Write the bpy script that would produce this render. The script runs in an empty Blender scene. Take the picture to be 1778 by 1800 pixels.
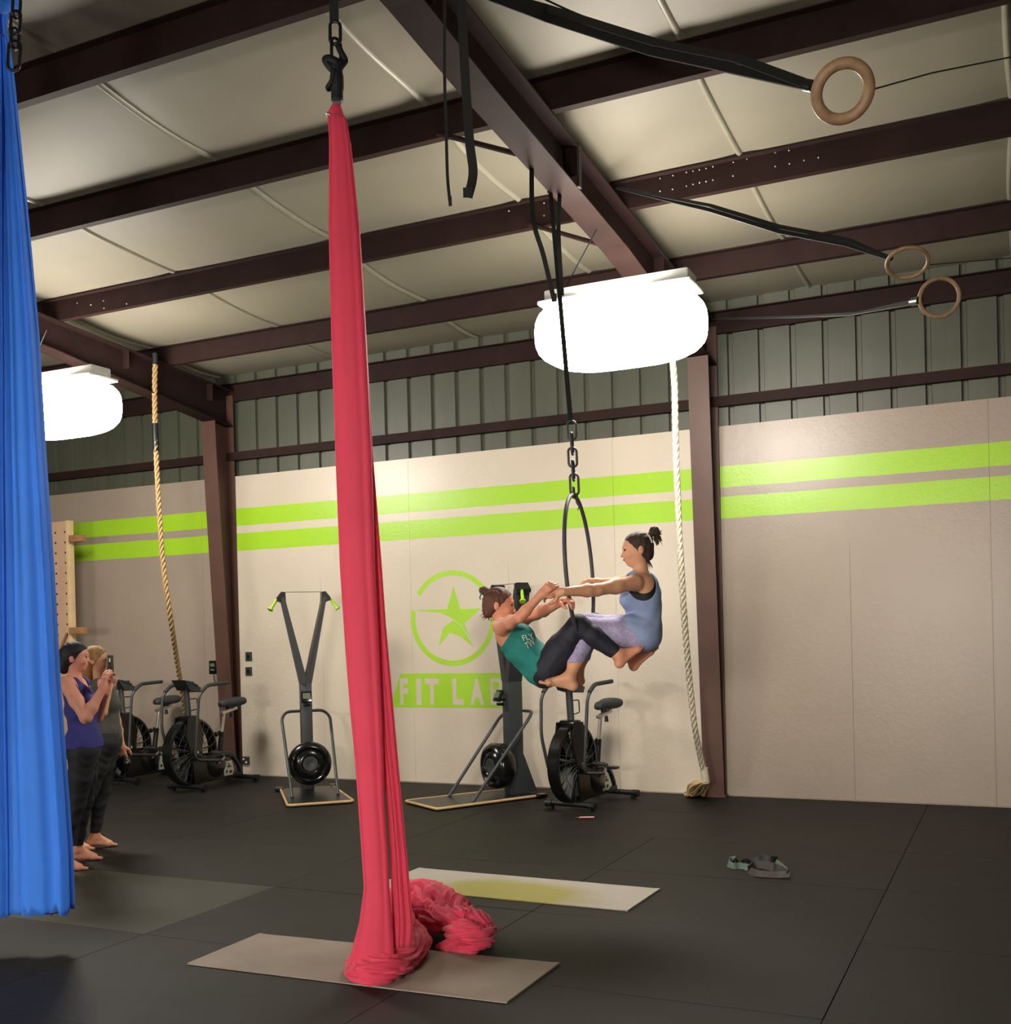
import bpy, bmesh, math, random
import numpy as np
import openvdb as vdb
from mathutils import Vector, Matrix, noise
from mathutils.bvhtree import BVHTree

random.seed(7); np.random.seed(7)
SC = bpy.context.scene
COL = SC.collection
PI = math.pi

# ------------------------------------------------------------------ camera
CAM_R = Vector((0.9046, 0.4258, -0.0246)); CAM_F = Vector((-0.4258, 0.9048, -0.0056))
CAM_R.normalize(); CAM_F = (CAM_F - CAM_F.dot(CAM_R) * CAM_R).normalized(); CAM_U = CAM_R.cross(CAM_F)
CAM_O = Vector((0, 0, 1.6863)); FPX = 1919.5; PYC = 1120.0
cam = bpy.data.cameras.new('camera'); camo = bpy.data.objects.new('camera', cam); COL.objects.link(camo)
cam.sensor_fit = 'AUTO'; cam.sensor_width = 36.0; cam.lens = FPX / 1800 * 36.0
cam.shift_y = (PYC - 900) / 1800; cam.clip_start = 0.05
m = Matrix.Identity(4)
for i in range(3):
    m[i][0] = CAM_R[i]; m[i][1] = CAM_U[i]; m[i][2] = -CAM_F[i]; m[i][3] = CAM_O[i]
camo.matrix_world = m
SC.camera = camo

# ------------------------------------------------------------------ world + exposure
w = bpy.data.worlds.new('night_interior'); SC.world = w; w.use_nodes = True
w.node_tree.nodes['Background'].inputs[0].default_value = (0.9, 0.95, 1, 1)
w.node_tree.nodes['Background'].inputs[1].default_value = 0.02
SC.view_settings.view_transform = 'Standard'; SC.view_settings.look = 'None'
SC.view_settings.gamma = 1.0; SC.view_settings.use_curve_mapping = False
SC.view_settings.exposure = 0.0
SC.cycles.use_denoising = True
SC.cycles.max_bounces = 6; SC.cycles.diffuse_bounces = 4; SC.cycles.sample_clamp_indirect = 4.0
# lit lenses of two ceiling lamps, then three unseen fill lamps added for light: x, y, z, strength, in view
LAMPS = [(-2.60, 7.62, 3.96, 54.0, 1), (-8.22, 7.62, 3.99, 52.0, 1), (-1.3, -3.0, 2.35, 200.0, 0), (-8.5, -2.2, 2.35, 130.0, 0), (3.6, -2.8, 2.35, 14.0, 0)]

# ------------------------------------------------------------------ helpers
def P(px, py, d):
    """world point seen at that pixel, d metres in front of the camera"""
    return CAM_O + d * (CAM_F + (px - 889) / FPX * CAM_R - (py - PYC) / FPX * CAM_U)
def PP(px, py, P0, n):
    n = Vector(n); v = CAM_F + (px - 889) / FPX * CAM_R - (py - PYC) / FPX * CAM_U
    return CAM_O + v * ((Vector(P0) - CAM_O).dot(n) / v.dot(n))
def PY(px, py, Y): return PP(px, py, (0, Y, 0), (0, 1, 0))
def PX(px, py, X): return PP(px, py, (X, 0, 0), (1, 0, 0))
def PZ(px, py, Z): return PP(px, py, (0, 0, Z), (0, 0, 1))

def s2l(c):
    return tuple((x / 12.92 if x <= 0.04045 else ((x + 0.055) / 1.055) ** 2.4) for x in c)
def hexc(h):
    return s2l(tuple(int(h[i:i + 2], 16) / 255 for i in (0, 2, 4))) + (1,)

def mat(name, col, rough=0.6, metal=0.0, var=0.12, scale=8.0, bump=0.0, bscale=60.0, spec=0.5, sheen=0.0, stretch=None, detail=4, rvar=0.0):
    m = bpy.data.materials.new(name); m.use_nodes = True
    nt = m.node_tree; b = nt.nodes['Principled BSDF']
    c = hexc(col) if isinstance(col, str) else tuple(col)
    tc = nt.nodes.new('ShaderNodeTexCoord'); mp = nt.nodes.new('ShaderNodeMapping')
    nt.links.new(tc.outputs['Object'], mp.inputs[0])
    if stretch: mp.inputs['Scale'].default_value = stretch
    n = nt.nodes.new('ShaderNodeTexNoise'); n.inputs['Scale'].default_value = scale; n.inputs['Detail'].default_value = detail
    nt.links.new(mp.outputs[0], n.inputs['Vector'])
    r = nt.nodes.new('ShaderNodeValToRGB')
    r.color_ramp.elements[0].position = 0.3; r.color_ramp.elements[1].position = 0.7
    r.color_ramp.elements[0].color = tuple(max(0, x * (1 - var)) for x in c[:3]) + (1,)
    r.color_ramp.elements[1].color = tuple(min(1, x * (1 + var)) for x in c[:3]) + (1,)
    nt.links.new(n.outputs[0], r.inputs[0]); nt.links.new(r.outputs[0], b.inputs['Base Color'])
    b.inputs['Roughness'].default_value = rough; b.inputs['Metallic'].default_value = metal
    b.inputs['Specular IOR Level'].default_value = spec
    if sheen: b.inputs['Sheen Weight'].default_value = sheen; b.inputs['Sheen Roughness'].default_value = 0.4
    if rvar:
        mr = nt.nodes.new('ShaderNodeMapRange'); nt.links.new(n.outputs[0], mr.inputs[0])
        mr.inputs[3].default_value = rough - rvar; mr.inputs[4].default_value = rough + rvar
        nt.links.new(mr.outputs[0], b.inputs['Roughness'])
    if bump:
        n2 = nt.nodes.new('ShaderNodeTexNoise'); n2.inputs['Scale'].default_value = bscale; n2.inputs['Detail'].default_value = 5
        nt.links.new(mp.outputs[0], n2.inputs['Vector'])
        bp = nt.nodes.new('ShaderNodeBump'); bp.inputs['Strength'].default_value = bump; bp.inputs['Distance'].default_value = 0.01
        nt.links.new(n2.outputs[0], bp.inputs['Height']); nt.links.new(bp.outputs[0], b.inputs['Normal'])
    m['ramp'] = r.name
    return m
def emis(name, col, s):
    m = bpy.data.materials.new(name); m.use_nodes = True; b = m.node_tree.nodes['Principled BSDF']
    b.inputs['Base Color'].default_value = (0.9, 0.9, 0.9, 1)
    b.inputs['Emission Color'].default_value = col; b.inputs['Emission Strength'].default_value = s
    return m
def per_object(m, amt=0.12):
    """each piece of a set a little lighter or darker than the next"""
    nt = m.node_tree; b = nt.nodes['Principled BSDF']
    src = b.inputs['Base Color'].links[0].from_socket
    oi = nt.nodes.new('ShaderNodeObjectInfo'); mr = nt.nodes.new('ShaderNodeMapRange')
    mr.inputs[3].default_value = 1 - amt; mr.inputs[4].default_value = 1 + amt
    nt.links.new(oi.outputs['Random'], mr.inputs[0])
    mx = nt.nodes.new('ShaderNodeVectorMath'); mx.operation = 'SCALE'
    nt.links.new(src, mx.inputs[0]); nt.links.new(mr.outputs[0], mx.inputs['Scale'])
    nt.links.new(mx.outputs[0], b.inputs['Base Color'])
    return m

M = {}
M['steel'] = mat('red_oxide_primer', '2a1c1a', 0.65, var=0.15, scale=5, bump=0.05, spec=0.12)
M['steel_hi'] = mat('column_primer', '543a31', 0.5, var=0.1, scale=5, bump=0.05)
M['insul'] = mat('vinyl_insulation', '7f796a', 0.6, var=0.05, scale=1.2, bump=0.35, bscale=2.2)
M['seam'] = mat('insulation_tape', '8d8878', 0.4, var=0.04)
M['metalwall'] = mat('galvanised_panel', '4b4e42', 0.45, var=0.12, scale=3, stretch=(1, 1, .15), bump=0.05)
M['drywall'] = mat('room_far_wall', '8d8272', 0.8, var=0.06, scale=1)
M['rubber'] = per_object(mat('stall_mat_rubber', '191714', 0.60, var=0.25, scale=2.2, bump=0.25, bscale=220, spec=0.25, rvar=0.08), 0.16)
M['rubber_pale'] = mat('pale_rubber', '38362d', 0.6, var=0.15, scale=3, bump=0.25, bscale=220, spec=0.3)
M['rope_f'] = mat('frayed_fibre', 'c4ab7e', 0.9, var=0.15, scale=40)
M['slab'] = mat('dark_slab', '14120f', 0.9)
M['black'] = mat('black_paint', '151719', 0.35, var=0.1, spec=0.5)
M['blackp'] = mat('black_plastic', '101112', 0.2, var=0.15, spec=0.5)
M['darkgrey'] = mat('dark_grey_paint', '34383a', 0.42, var=0.08)
M['chrome'] = mat('silver_metal', 'b9b6ae', 0.3, metal=0.8, var=0.08)
M['tan'] = mat('maple_edge', 'c2a477', 0.5, var=0.1, scale=12)
M['lime'] = mat('lime_plastic', 'a6d22a', 0.45, var=0.05)
M['strap'] = mat('black_webbing', '121315', 0.7, var=0.2, scale=90)
M['rope_w'] = mat('white_rope', 'c9c0aa', 0.85, var=0.12, scale=40, bump=0.4, bscale=200)
M['rope_t'] = mat('manila_rope', 'a5875c', 0.85, var=0.25, scale=60, bump=0.4, bscale=250)
M['ply'] = mat('peg_board_wood', 'c4a287', 0.6, var=0.08, scale=6, stretch=(1, 1, .1))
M['ply_hi'] = mat('pine_edge', 'd6b98e', 0.55, var=0.08, scale=8)
M['grip_l'] = mat('dark_leather', '2b2522', 0.7, var=0.3, scale=30)
M['wood'] = mat('peg_wood', '9a7148', 0.6, var=0.15, scale=20)
M['ring'] = mat('birch_ring', '8a6f54', 0.55, var=0.2, scale=30)
M['mat1'] = mat('taupe_yoga_mat', '85786c', 0.6, var=0.16, scale=2.4, bump=0.15, bscale=150, spec=0.4)
M['plate'] = mat('dark_switch_plate', '2f3230', 0.5)
M['hoop'] = mat('hoop_tape', '474650', 0.6, var=0.25, scale=120, bump=0.2)
M['pink'] = mat('pink_lycra', 'e24a67', 0.6, var=0.04, scale=3, sheen=0.25, bump=0.08, bscale=40, spec=0.25)
M['blue'] = mat('blue_lycra', '3f88f2', 0.6, var=0.05, scale=3, sheen=0.2, bump=0.08, bscale=40, spec=0.25)
for k, c in dict(skin_a='dca482', skin_b='dc9a7c', skin_c='dc997f', skin_d='d69e80').items():
    m_ = mat(k, c, 0.5, var=0.05, scale=9, bump=0.03, bscale=90, spec=0.35); M[k] = m_
    m_.node_tree.nodes['Principled BSDF'].inputs['Subsurface Weight'].default_value = 0.05
M['hair_dk'] = mat('dark_brown_hair', '3a2a20', 0.68, var=0.35, scale=22, stretch=(1, 1, .3), bump=0.5, bscale=70)
M['hair_br'] = mat('auburn_hair', '5c3b2a', 0.68, var=0.35, scale=22, stretch=(1, 1, .3), bump=0.5, bscale=70)
M['hair_bl'] = mat('black_hair', '15110f', 0.65, var=0.3, scale=22, bump=0.5, bscale=70)
M['hair_bd'] = mat('blond_hair', '9a7346', 0.65, var=0.3, scale=22, stretch=(1, 1, .3), bump=0.5, bscale=70)
M['tank_lb'] = mat('slate_blue_cotton', '92a6cf', 0.85, var=0.06, scale=30, bump=0.35, bscale=18)
M['tank_te'] = mat('teal_cotton', '1f8079', 0.85, var=0.08, scale=20, bump=0.35, bscale=20)
M['tank_ro'] = mat('royal_blue_cotton', '34357c', 0.85, var=0.08, scale=20, bump=0.3, bscale=20)
M['tee_gr'] = mat('grey_cotton', '55564f', 0.9, var=0.1, scale=20, bump=0.3, bscale=20)
M['legg_li'] = mat('lilac_marl_leggings', 'a9a1c6', 0.75, var=0.2, scale=60, bump=0.1)
M['legg_nv'] = mat('navy_leggings', '1b1f2e', 0.7, var=0.1, scale=20)
M['legg_bk'] = mat('black_leggings', '1c1c22', 0.75, var=0.1, scale=20)
M['legg_ch'] = mat('charcoal_leggings', '2b2e2f', 0.8, var=0.12, scale=20)
M['bra'] = mat('black_bra', '16171d', 0.7)
M['lips'] = mat('lips', 'a8504c', 0.4)
M['eye'] = mat('dark_eye', '1d120d', 0.2)
M['white'] = mat('off_white', 'e6e2da', 0.5, var=0.03)
M['teal'] = mat('teal_webbing', '48594f', 0.7, var=0.15, scale=50)
M['red'] = mat('red_case', 'b03038', 0.4)
M['housing'] = mat('lamp_housing', 'c9c9c4', 0.5)
M['lens'] = emis('lit_lens', (1.0, 0.96, 0.92, 1), 14.0)

for k_ in ('pink', 'blue'):      # thin lycra lets part of the light through
    nt_ = M[k_].node_tree; pb_ = nt_.nodes['Principled BSDF']; tr_ = nt_.nodes.new('ShaderNodeBsdfTranslucent'); mx_ = nt_.nodes.new('ShaderNodeMixShader')
    nt_.links.new(pb_.inputs['Base Color'].links[0].from_socket, tr_.inputs[0]); mx_.inputs[0].default_value = 0.3
    nt_.links.new(pb_.outputs[0], mx_.inputs[1]); nt_.links.new(tr_.outputs[0], mx_.inputs[2]); nt_.links.new(mx_.outputs[0], nt_.nodes['Material Output'].inputs[0])
def link(name, me, material=None, parent=None, smooth=False):
    o = bpy.data.objects.new(name, me); COL.objects.link(o)
    if material is not None: me.materials.append(material)
    if parent is not None: o.parent = parent
    if me.polygons and not me.get('shaded'):
        if smooth: me.polygons.foreach_set('use_smooth', [True] * len(me.polygons))
        else: me.set_sharp_from_angle(angle=math.radians(46))
    return o
def fin(bm, name, material, parent=None, smooth=False):
    me = bpy.data.meshes.new(name); bmesh.ops.recalc_face_normals(bm, faces=bm.faces[:]); bm.to_mesh(me); bm.free()
    return link(name, me, material, parent, smooth)
def fix_local(o, parent):
    """mesh built in world coordinates becomes a child without moving"""
    o.parent = parent; o.matrix_parent_inverse = Matrix.Translation(parent.location).inverted() if parent.rotation_euler.z == 0 else parent.matrix_basis.inverted()
    return o
def tag(o, label=None, cat=None, group=None, kind=None):
    if label: o['label'] = label
    if cat: o['category'] = cat
    if group: o['group'] = group
    if kind: o['kind'] = kind
    return o
def thing(name, loc, label, cat, rz=0.0, group=None):
    o = bpy.data.objects.new(name, None); COL.objects.link(o); o.empty_display_size = 0.1
    o.location = loc; o.rotation_euler = (0, 0, rz)
    return tag(o, label, cat, group)

def bx(bm, c, s, rot=None, bev=0.0):
    """box centred c, full size s"""
    r = bmesh.ops.create_cube(bm, size=1.0)
    vs = r['verts']; T = Matrix.Diagonal((s[0], s[1], s[2], 1))
    if rot is not None: T = rot.to_4x4() @ T
    bmesh.ops.transform(bm, matrix=Matrix.Translation(c) @ T, verts=vs)
    if bev:
        es = list({e for v in vs for e in v.link_edges})
        bmesh.ops.bevel(bm, geom=es, offset=bev, segments=2, affect='EDGES', profile=0.6)
def frame_at(t, up=Vector((0, 0, 1))):
    t = t.normalized()
    a = up - up.dot(t) * t
    if a.length < 1e-3: a = Vector((1, 0, 0)) - t.x * t
    a.normalize(); return a, t.cross(a)
def tube(bm, pts, r, n=10, cap=True, flat=1.0, up=Vector((0, 0, 1)), closed=False):
    """sweep a circle (or oval) along points; r may be a list"""
    pts = [Vector(p) for p in pts]; rs = r if isinstance(r, (list, tuple)) else [r] * len(pts)
    rings = []; N = len(pts); a = None
    for i, p in enumerate(pts):
        if closed: t = pts[(i + 1) % N] - pts[i - 1]
        else: t = pts[min(i + 1, N - 1)] - pts[max(i - 1, 0)]
        t.normalize()
        if a is None: a, b = frame_at(t, up)
        else:
            a = (a - a.dot(t) * t); a.normalize(); b = t.cross(a)
        rings.append([bm.verts.new(p + a * (math.cos(2 * PI * k / n) * rs[i] * flat) + b * (math.sin(2 * PI * k / n) * rs[i])) for k in range(n)])
    for i in range(N if closed else N - 1):
        A, B = rings[i], rings[(i + 1) % N]
        for k in range(n): bm.faces.new((A[k], A[(k + 1) % n], B[(k + 1) % n], B[k])).smooth = True
    if cap and not closed:
        bm.faces.new(rings[0][::-1]); bm.faces.new(rings[-1])
def smooth_path(pts, n=8):
    pts = [Vector(p) for p in pts]; out = []
    for i in range(len(pts) - 1):
        p0 = pts[max(i - 1, 0)]; p1 = pts[i]; p2 = pts[i + 1]; p3 = pts[min(i + 2, len(pts) - 1)]
        for k in range(n):
            t = k / n
            out.append(0.5 * ((2 * p1) + (p2 - p0) * t + (2 * p0 - 5 * p1 + 4 * p2 - p3) * t * t + (3 * p1 - p0 - 3 * p2 + p3) * t ** 3))
    out.append(pts[-1]); return out
def round_path(pts, r, n=5):
    """polyline with rounded corners"""
    pts = [Vector(p) for p in pts]; out = [pts[0]]
    for i in range(1, len(pts) - 1):
        a = (pts[i - 1] - pts[i]); b = (pts[i + 1] - pts[i]); rr = min(r, a.length * .45, b.length * .45)
        A = pts[i] + a.normalized() * rr; B = pts[i] + b.normalized() * rr
        for k in range(n + 1):
            t = k / n; out.append((1 - t) ** 2 * A + 2 * t * (1 - t) * pts[i] + t * t * B)
    out.append(pts[-1]); return out
def lathe(bm, prof, c, axis, n=32, closed=True):
    """profile of (along, radius) turned about axis through c"""
    axis = Vector(axis).normalized(); a, b = frame_at(axis); rings = []
    for h, r in prof:
        rings.append([bm.verts.new(Vector(c) + axis * h + a * (r * math.cos(2 * PI * k / n)) + b * (r * math.sin(2 * PI * k / n))) for k in range(n)])
    for A, B in zip(rings, rings[1:]):
        for k in range(n): bm.faces.new((A[k], A[(k + 1) % n], B[(k + 1) % n], B[k])).smooth = True
    if closed: bm.faces.new(rings[0][::-1]); bm.faces.new(rings[-1])
def prism(bm, poly, vec):
    """flat polygon (list of vectors) pushed along vec"""
    A = [bm.verts.new(Vector(p)) for p in poly]; B = [bm.verts.new(Vector(p) + Vector(vec)) for p in poly]
    bm.faces.new(A[::-1]); bm.faces.new(B); n = len(poly)
    for k in range(n): bm.faces.new((A[k], A[(k + 1) % n], B[(k + 1) % n], B[k]))
def part(name, material, parent, fn, smooth=False, **kw):
    bm = bmesh.new(); fn(bm); o = fin(bm, name, material, parent, smooth)
    for k, v in kw.items(): o[k] = v
    return o
def copy_tree(o, parent=None):
    c = o.copy(); COL.objects.link(c)
    if parent is not None: c.parent = parent
    for ch in list(o.children): copy_tree(ch, c)
    return c
WD = 10.709          # wall plane Y
XC1, XC2 = -2.655, -8.648   # right edges of the two columns

# ================================================================== SETTING
def roof_z(y): return 4.74 + 0.076 * (10.3 - y)      # top of the frames = underside of the purlins
XL, XR, YB = -16.5, 5.5, -4.0
bm = bmesh.new(); bx(bm, ((XL + XR) / 2, (YB + WD) / 2, -0.06), (XR - XL, WD - YB + .4, 0.08))
floor = tag(fin(bm, 'floor', M['slab']), kind='structure')
# stall mats 6 ft x 4 ft
xs = [-0.79 + 1.895 * k for k in range(-9, 5)]; ys = [5.98 + 1.22 * k for k in range(-8, 4)] + [WD - 0.005]
xs[0] = max(xs[0], XL)
tilebm = {}
for j in range(len(ys) - 1):
    for i in range(len(xs) - 1):
        x0, x1, y0, y1 = xs[i], xs[i + 1], ys[j], ys[j + 1]
        if y1 < YB: continue
        key = round(y1 - y0, 2), round(x1 - x0, 2)
        if key not in tilebm:
            bm = bmesh.new(); bx(bm, (0, 0, -0.010), (x1 - x0 - .0038, y1 - y0 - .0038, 0.02), bev=0.002)
            me = bpy.data.meshes.new('stall_mat'); bm.to_mesh(me); bm.free(); me.materials.append(M['rubber']); tilebm[key] = me
        o = bpy.data.objects.new('stall_mat', tilebm[key]); COL.objects.link(o); o.parent = floor
        o.location = ((x0 + x1) / 2, (y0 + y1) / 2, random.uniform(-.0016, .0))
        if abs(o.location.x + 5.53) < .2 and abs(o.location.y - 5.37) < .2:      # one mat of a paler batch
            o.data = o.data.copy(); o.data.materials[0] = M['rubber_pale']; o['label'] = 'paler grey-green mat'
        o.rotation_euler = (random.uniform(-1, 1) * .0006, random.uniform(-1, 1) * .0006, random.uniform(-1, 1) * .0006)

# back wall: metal panels above, painted plywood below
bm = bmesh.new(); bx(bm, ((XL + XR) / 2, WD + 0.16, 2.6), (XR - XL, 0.04, 5.3))
wall_back = tag(fin(bm, 'wall_back', M['drywall']), kind='structure')
bm = bmesh.new(); prof = []
for g in range(3):
    x = -0.4572 + 0.1524 + 0.3048 * g
    prof += [(x - .030, 0), (x - .020, .035), (x + .020, .035), (x + .030, 0)]
prof = [(-0.4572, 0)] + prof + [(0.4565, 0)]
A = [bm.verts.new((x, d, 3.60)) for x, d in prof]; B = [bm.verts.new((x, d, 4.98)) for x, d in prof]
for k in range(len(prof) - 1): bm.faces.new((A[k], A[k + 1], B[k + 1], B[k]))
me = bpy.data.meshes.new('metal_panel'); bm.to_mesh(me); bm.free(); me.materials.append(M['metalwall'])
x = -0.25 - 0.9144 * 16
while x < XR:
    o = bpy.data.objects.new('metal_panel', me); COL.objects.link(o); o.parent = wall_back; o.location = (x + .1524 * 2 - .1524, WD + 0.05, 0); x += 0.9144

def paint_mat(name, base, glossz=True):
    m = mat(name, base, 0.30, var=0.045, scale=1.3, spec=0.45)
    nt = m.node_tree; b = nt.nodes['Principled BSDF']; base_s = b.inputs['Base Color'].links[0].from_socket
    geo = nt.nodes.new('ShaderNodeNewGeometry'); sep = nt.nodes.new('ShaderNodeSeparateXYZ'); nt.links.new(geo.outputs['Position'], sep.inputs[0])
    nz = nt.nodes.new('ShaderNodeTexNoise'); nz.inputs['Scale'].default_value = 9; nt.links.new(geo.outputs['Position'], nz.inputs['Vector'])
    wob = nt.nodes.new('ShaderNodeMath'); wob.operation = 'MULTIPLY_ADD'; wob.inputs[1].default_value = 0.012; nt.links.new(nz.outputs[0], wob.inputs[0]); nt.links.new(sep.outputs['Z'], wob.inputs[2])
    tot = None
    for zc, h in ((3.163, 0.105), (2.860, 0.106)):
        c = nt.nodes.new('ShaderNodeMath'); c.operation = 'COMPARE'; c.inputs[1].default_value = zc; c.inputs[2].default_value = h
        nt.links.new(wob.outputs[0], c.inputs[0])
        if tot is None: tot = c
        else:
            a = nt.nodes.new('ShaderNodeMath'); a.operation = 'MAXIMUM'; nt.links.new(tot.outputs[0], a.inputs[0]); nt.links.new(c.outputs[0], a.inputs[1]); tot = a
    mx = nt.nodes.new('ShaderNodeMix'); mx.data_type = 'RGBA'
    nt.links.new(tot.outputs[0], mx.inputs[0]); nt.links.new(base_s, mx.inputs[6]); mx.inputs[7].default_value = hexc('9bc92c')
    nt.links.new(mx.outputs[2], b.inputs['Base Color'])
    # strand board relief under the paint
    v = nt.nodes.new('ShaderNodeTexVoronoi'); v.inputs['Scale'].default_value = 26; v.feature = 'F1'
    nn = nt.nodes.new('ShaderNodeTexNoise'); nn.inputs['Scale'].default_value = 14; nn.inputs['Detail'].default_value = 6; nn.inputs['Roughness'].default_value = .7
    nt.links.new(geo.outputs['Position'], nn.inputs['Vector']); nt.links.new(geo.outputs['Position'], v.inputs['Vector'])
    ad = nt.nodes.new('ShaderNodeMath'); ad.operation = 'ADD'; nt.links.new(v.outputs['Color'], ad.inputs[0]); nt.links.new(nn.outputs[0], ad.inputs[1])
    bp = nt.nodes.new('ShaderNodeBump'); bp.inputs['Strength'].default_value = 0.45; bp.inputs['Distance'].default_value = 0.006
    nt.links.new(ad.outputs[0], bp.inputs['Height']); nt.links.new(bp.outputs[0], b.inputs['Normal'])
    return m
M['paint_white'] = paint_mat('cream_wall_paint', 'c8bdac')
M['paint_taupe'] = paint_mat('taupe_wall_paint', '9a8d80')
M['green'] = mat('green_wall_paint', '9bc92c', 0.4, var=0.05, scale=4)
def sheets(x0, x1, material):
    """4x8 ft sheets upright below, 8 ft sheets laid flat above"""
    cuts = [x0]; 
    while cuts[-1] + 1.219 < x1 - 0.05: cuts.append(cuts[-1] + 1.219)
    cuts.append(x1)
    for a, b in zip(cuts, cuts[1:]):
        part('plywood_sheet', material, wall_back, lambda bm: bx(bm, ((a + b) / 2, WD + .008, 1.2215), (b - a - .0022, .016, 2.437)))
    c2 = cuts[::2] + ([cuts[-1]] if len(cuts) % 2 == 0 else [])
    for a, b in zip(c2, c2[1:]):
        part('plywood_sheet', material, wall_back, lambda bm: bx(bm, ((a + b) / 2, WD + .008, 3.049), (b - a - .0022, .016, 1.2180)))
sheets(XC1 + .002, XR, M['paint_taupe'])
sheets(XC2 + .002, -2.87, M['paint_white'])
sheets(XL, -8.86, M['paint_taupe'])
# dark strip where plywood meets the rubber floor
part('sill_strip', M['drywall'], wall_back, lambda bm: bx(bm, ((XL + XR) / 2, WD - .004, 0.006), (XR - XL, .012, .012)))
# painted logo, lettering cut out of the green banner
WY = WD - 0.0012
def wp(px, py): v = PY(px, py, WD); return v.x, v.z
cx, cz = -5.69, 1.845; Ro, Ri = 0.525, 0.452
def flat(bm, poly, th=.001):
    prism(bm, [(x, WY, z) for x, z in poly], (0, th, 0))
def arc(bm, a0, a1, ro, ri, n=40, ex=1.0):
    for k in range(n):
        t0 = math.radians(a0 + (a1 - a0) * k / n); t1 = math.radians(a0 + (a1 - a0) * (k + 1) / n)
        flat(bm, [(cx + ri * math.cos(t0), cz + ri * math.sin(t0)), (cx + ro * math.cos(t0), cz + ro * math.sin(t0)), (cx + ro * math.cos(t1), cz + ro * math.sin(t1)), (cx + ri * math.cos(t1), cz + ri * math.sin(t1))])
def rgn(pts): return [wp(680 + x / 3.556, 980 + y / 3.556) for x, y in pts]
part('painted_ring', M['green'], wall_back, lambda bm: (arc(bm, 28, 147, .53, .472), arc(bm, 169, 373, .532, .472)))
def star(bm):
    flat(bm, rgn([(418, 178), (460, 322), (590, 318), (488, 410), (500, 450), (523, 500), (470, 425), (400, 375), (330, 345), (215, 335), (180, 328), (378, 322)]))
    flat(bm, rgn([(418, 392), (470, 430), (545, 560), (455, 490), (395, 470), (325, 553), (352, 440)]))
part('painted_star', M['green'], wall_back, star)
def banner(bm):
    x0, z0 = wp(690, 1243); x1 = -4.86; z1 = 1.232
    flat(bm, [(x0 - .03, z0), (x1, z0), (x1, z1), (x0 + .12, z1)])
part('painted_banner', M['green'], wall_back, banner)
def text_mesh(name, s, material, h, width=1.0, extrude=0.0004, offset=0.0):
    cu = bpy.data.curves.new(name, 'FONT'); cu.body = s; cu.size = h; cu.extrude = extrude; cu.offset = offset
    t = bpy.data.objects.new(name, cu); COL.objects.link(t); bpy.context.view_layer.update()
    dg = bpy.context.evaluated_depsgraph_get(); me = bpy.data.meshes.new_from_object(t.evaluated_get(dg)); bpy.data.objects.remove(t)
    me.name = name
    xs_ = [v.co.x for v in me.vertices]; ys_ = [v.co.y for v in me.vertices]
    x0, y0 = min(xs_), min(ys_); hx = max(ys_) - y0; wx = max(xs_) - x0
    for v in me.vertices: v.co = Vector(((v.co.x - x0) / wx * width, (v.co.y - y0) / hx * h, v.co.z))
    me.materials.append(material); return me
lz0 = PY(740, 1238, WD).z; 
for ch, pa, pb in (('F', (86, 920), (132, 755)), ('I', (188, 920), (215, 755)), ('T', (243, 920), (325, 755)), ('L', (414, 920), (480, 755)), ('A', (524, 920), (606, 755)), ('B', (652, 920), (735, 755))):
    a = wp(680 + pa[0] / 3.556, 980 + pa[1] / 3.556); b = wp(680 + pb[0] / 3.556, 980 + pb[1] / 3.556)
    me = text_mesh('painted_letter', ch, M['paint_white'], b[1] - a[1], b[0] - a[0], offset=0.012 if ch != 'B' else 0.0)
    o = link('painted_letter', me, None, wall_back); o.location = (a[0], WY - .0006, a[1]); o.rotation_euler = (PI / 2, 0, 0)

# other walls, off the picture
for nm, c, s in (('wall_left', (XL - .02, (YB + WD) / 2, 2.6), (.04, WD - YB, 5.3)), ('wall_right', (XR + .02, (YB + WD) / 2, 2.6), (.04, WD - YB, 5.3)), ('wall_front', ((XL + XR) / 2, YB, 2.6), (XR - XL, .04, 5.6))):
    bm = bmesh.new(); bx(bm, c, s); tag(fin(bm, nm, M['drywall']), kind='structure')

# ceiling: vinyl-faced insulation sagging between the purlins
PUR = [9.62, 8.05, 6.53, 5.05, 3.53, 2.01, 0.49, -1.03, -2.55]
stops = [WD + .12] + PUR + [YB]
def ceil_z(x, y):
    for a, b in zip(stops, stops[1:]):
        if b <= y <= a:
            t = (a - y) / (a - b); sag = 4 * t * (1 - t); break
    else: sag = 0
    wav = noise.noise(Vector((x * .45, y * .6, 3))) * .03 + noise.noise(Vector((x * 1.7, y * 1.4, 8))) * .008
    return roof_z(y) + 0.215 - sag * (.055 + wav)
bm = bmesh.new(); nx = 220; cy = []
for a, b in zip(stops, stops[1:]):
    for k in range(10): cy.append(a + (b - a) * k / 10)
cy.append(stops[-1]); grid = []
SEAMX = [-1.77 - 1.78 * k for k in range(-4, 9)]
for y in cy:
    row = []
    for i in range(nx + 1):
        x = XL + (XR - XL) * i / nx
        d = min(abs(x - s) for s in SEAMX)
        row.append(bm.verts.new((x, y, ceil_z(x, y) + .012 * math.exp(-(d / .12) ** 2))))
    grid.append(row)
for A, B in zip(grid, grid[1:]):
    for k in range(nx): bm.faces.new((A[k], A[k + 1], B[k + 1], B[k]))
ceiling = tag(fin(bm, 'ceiling', M['insul'], smooth=True), kind='structure')
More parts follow.
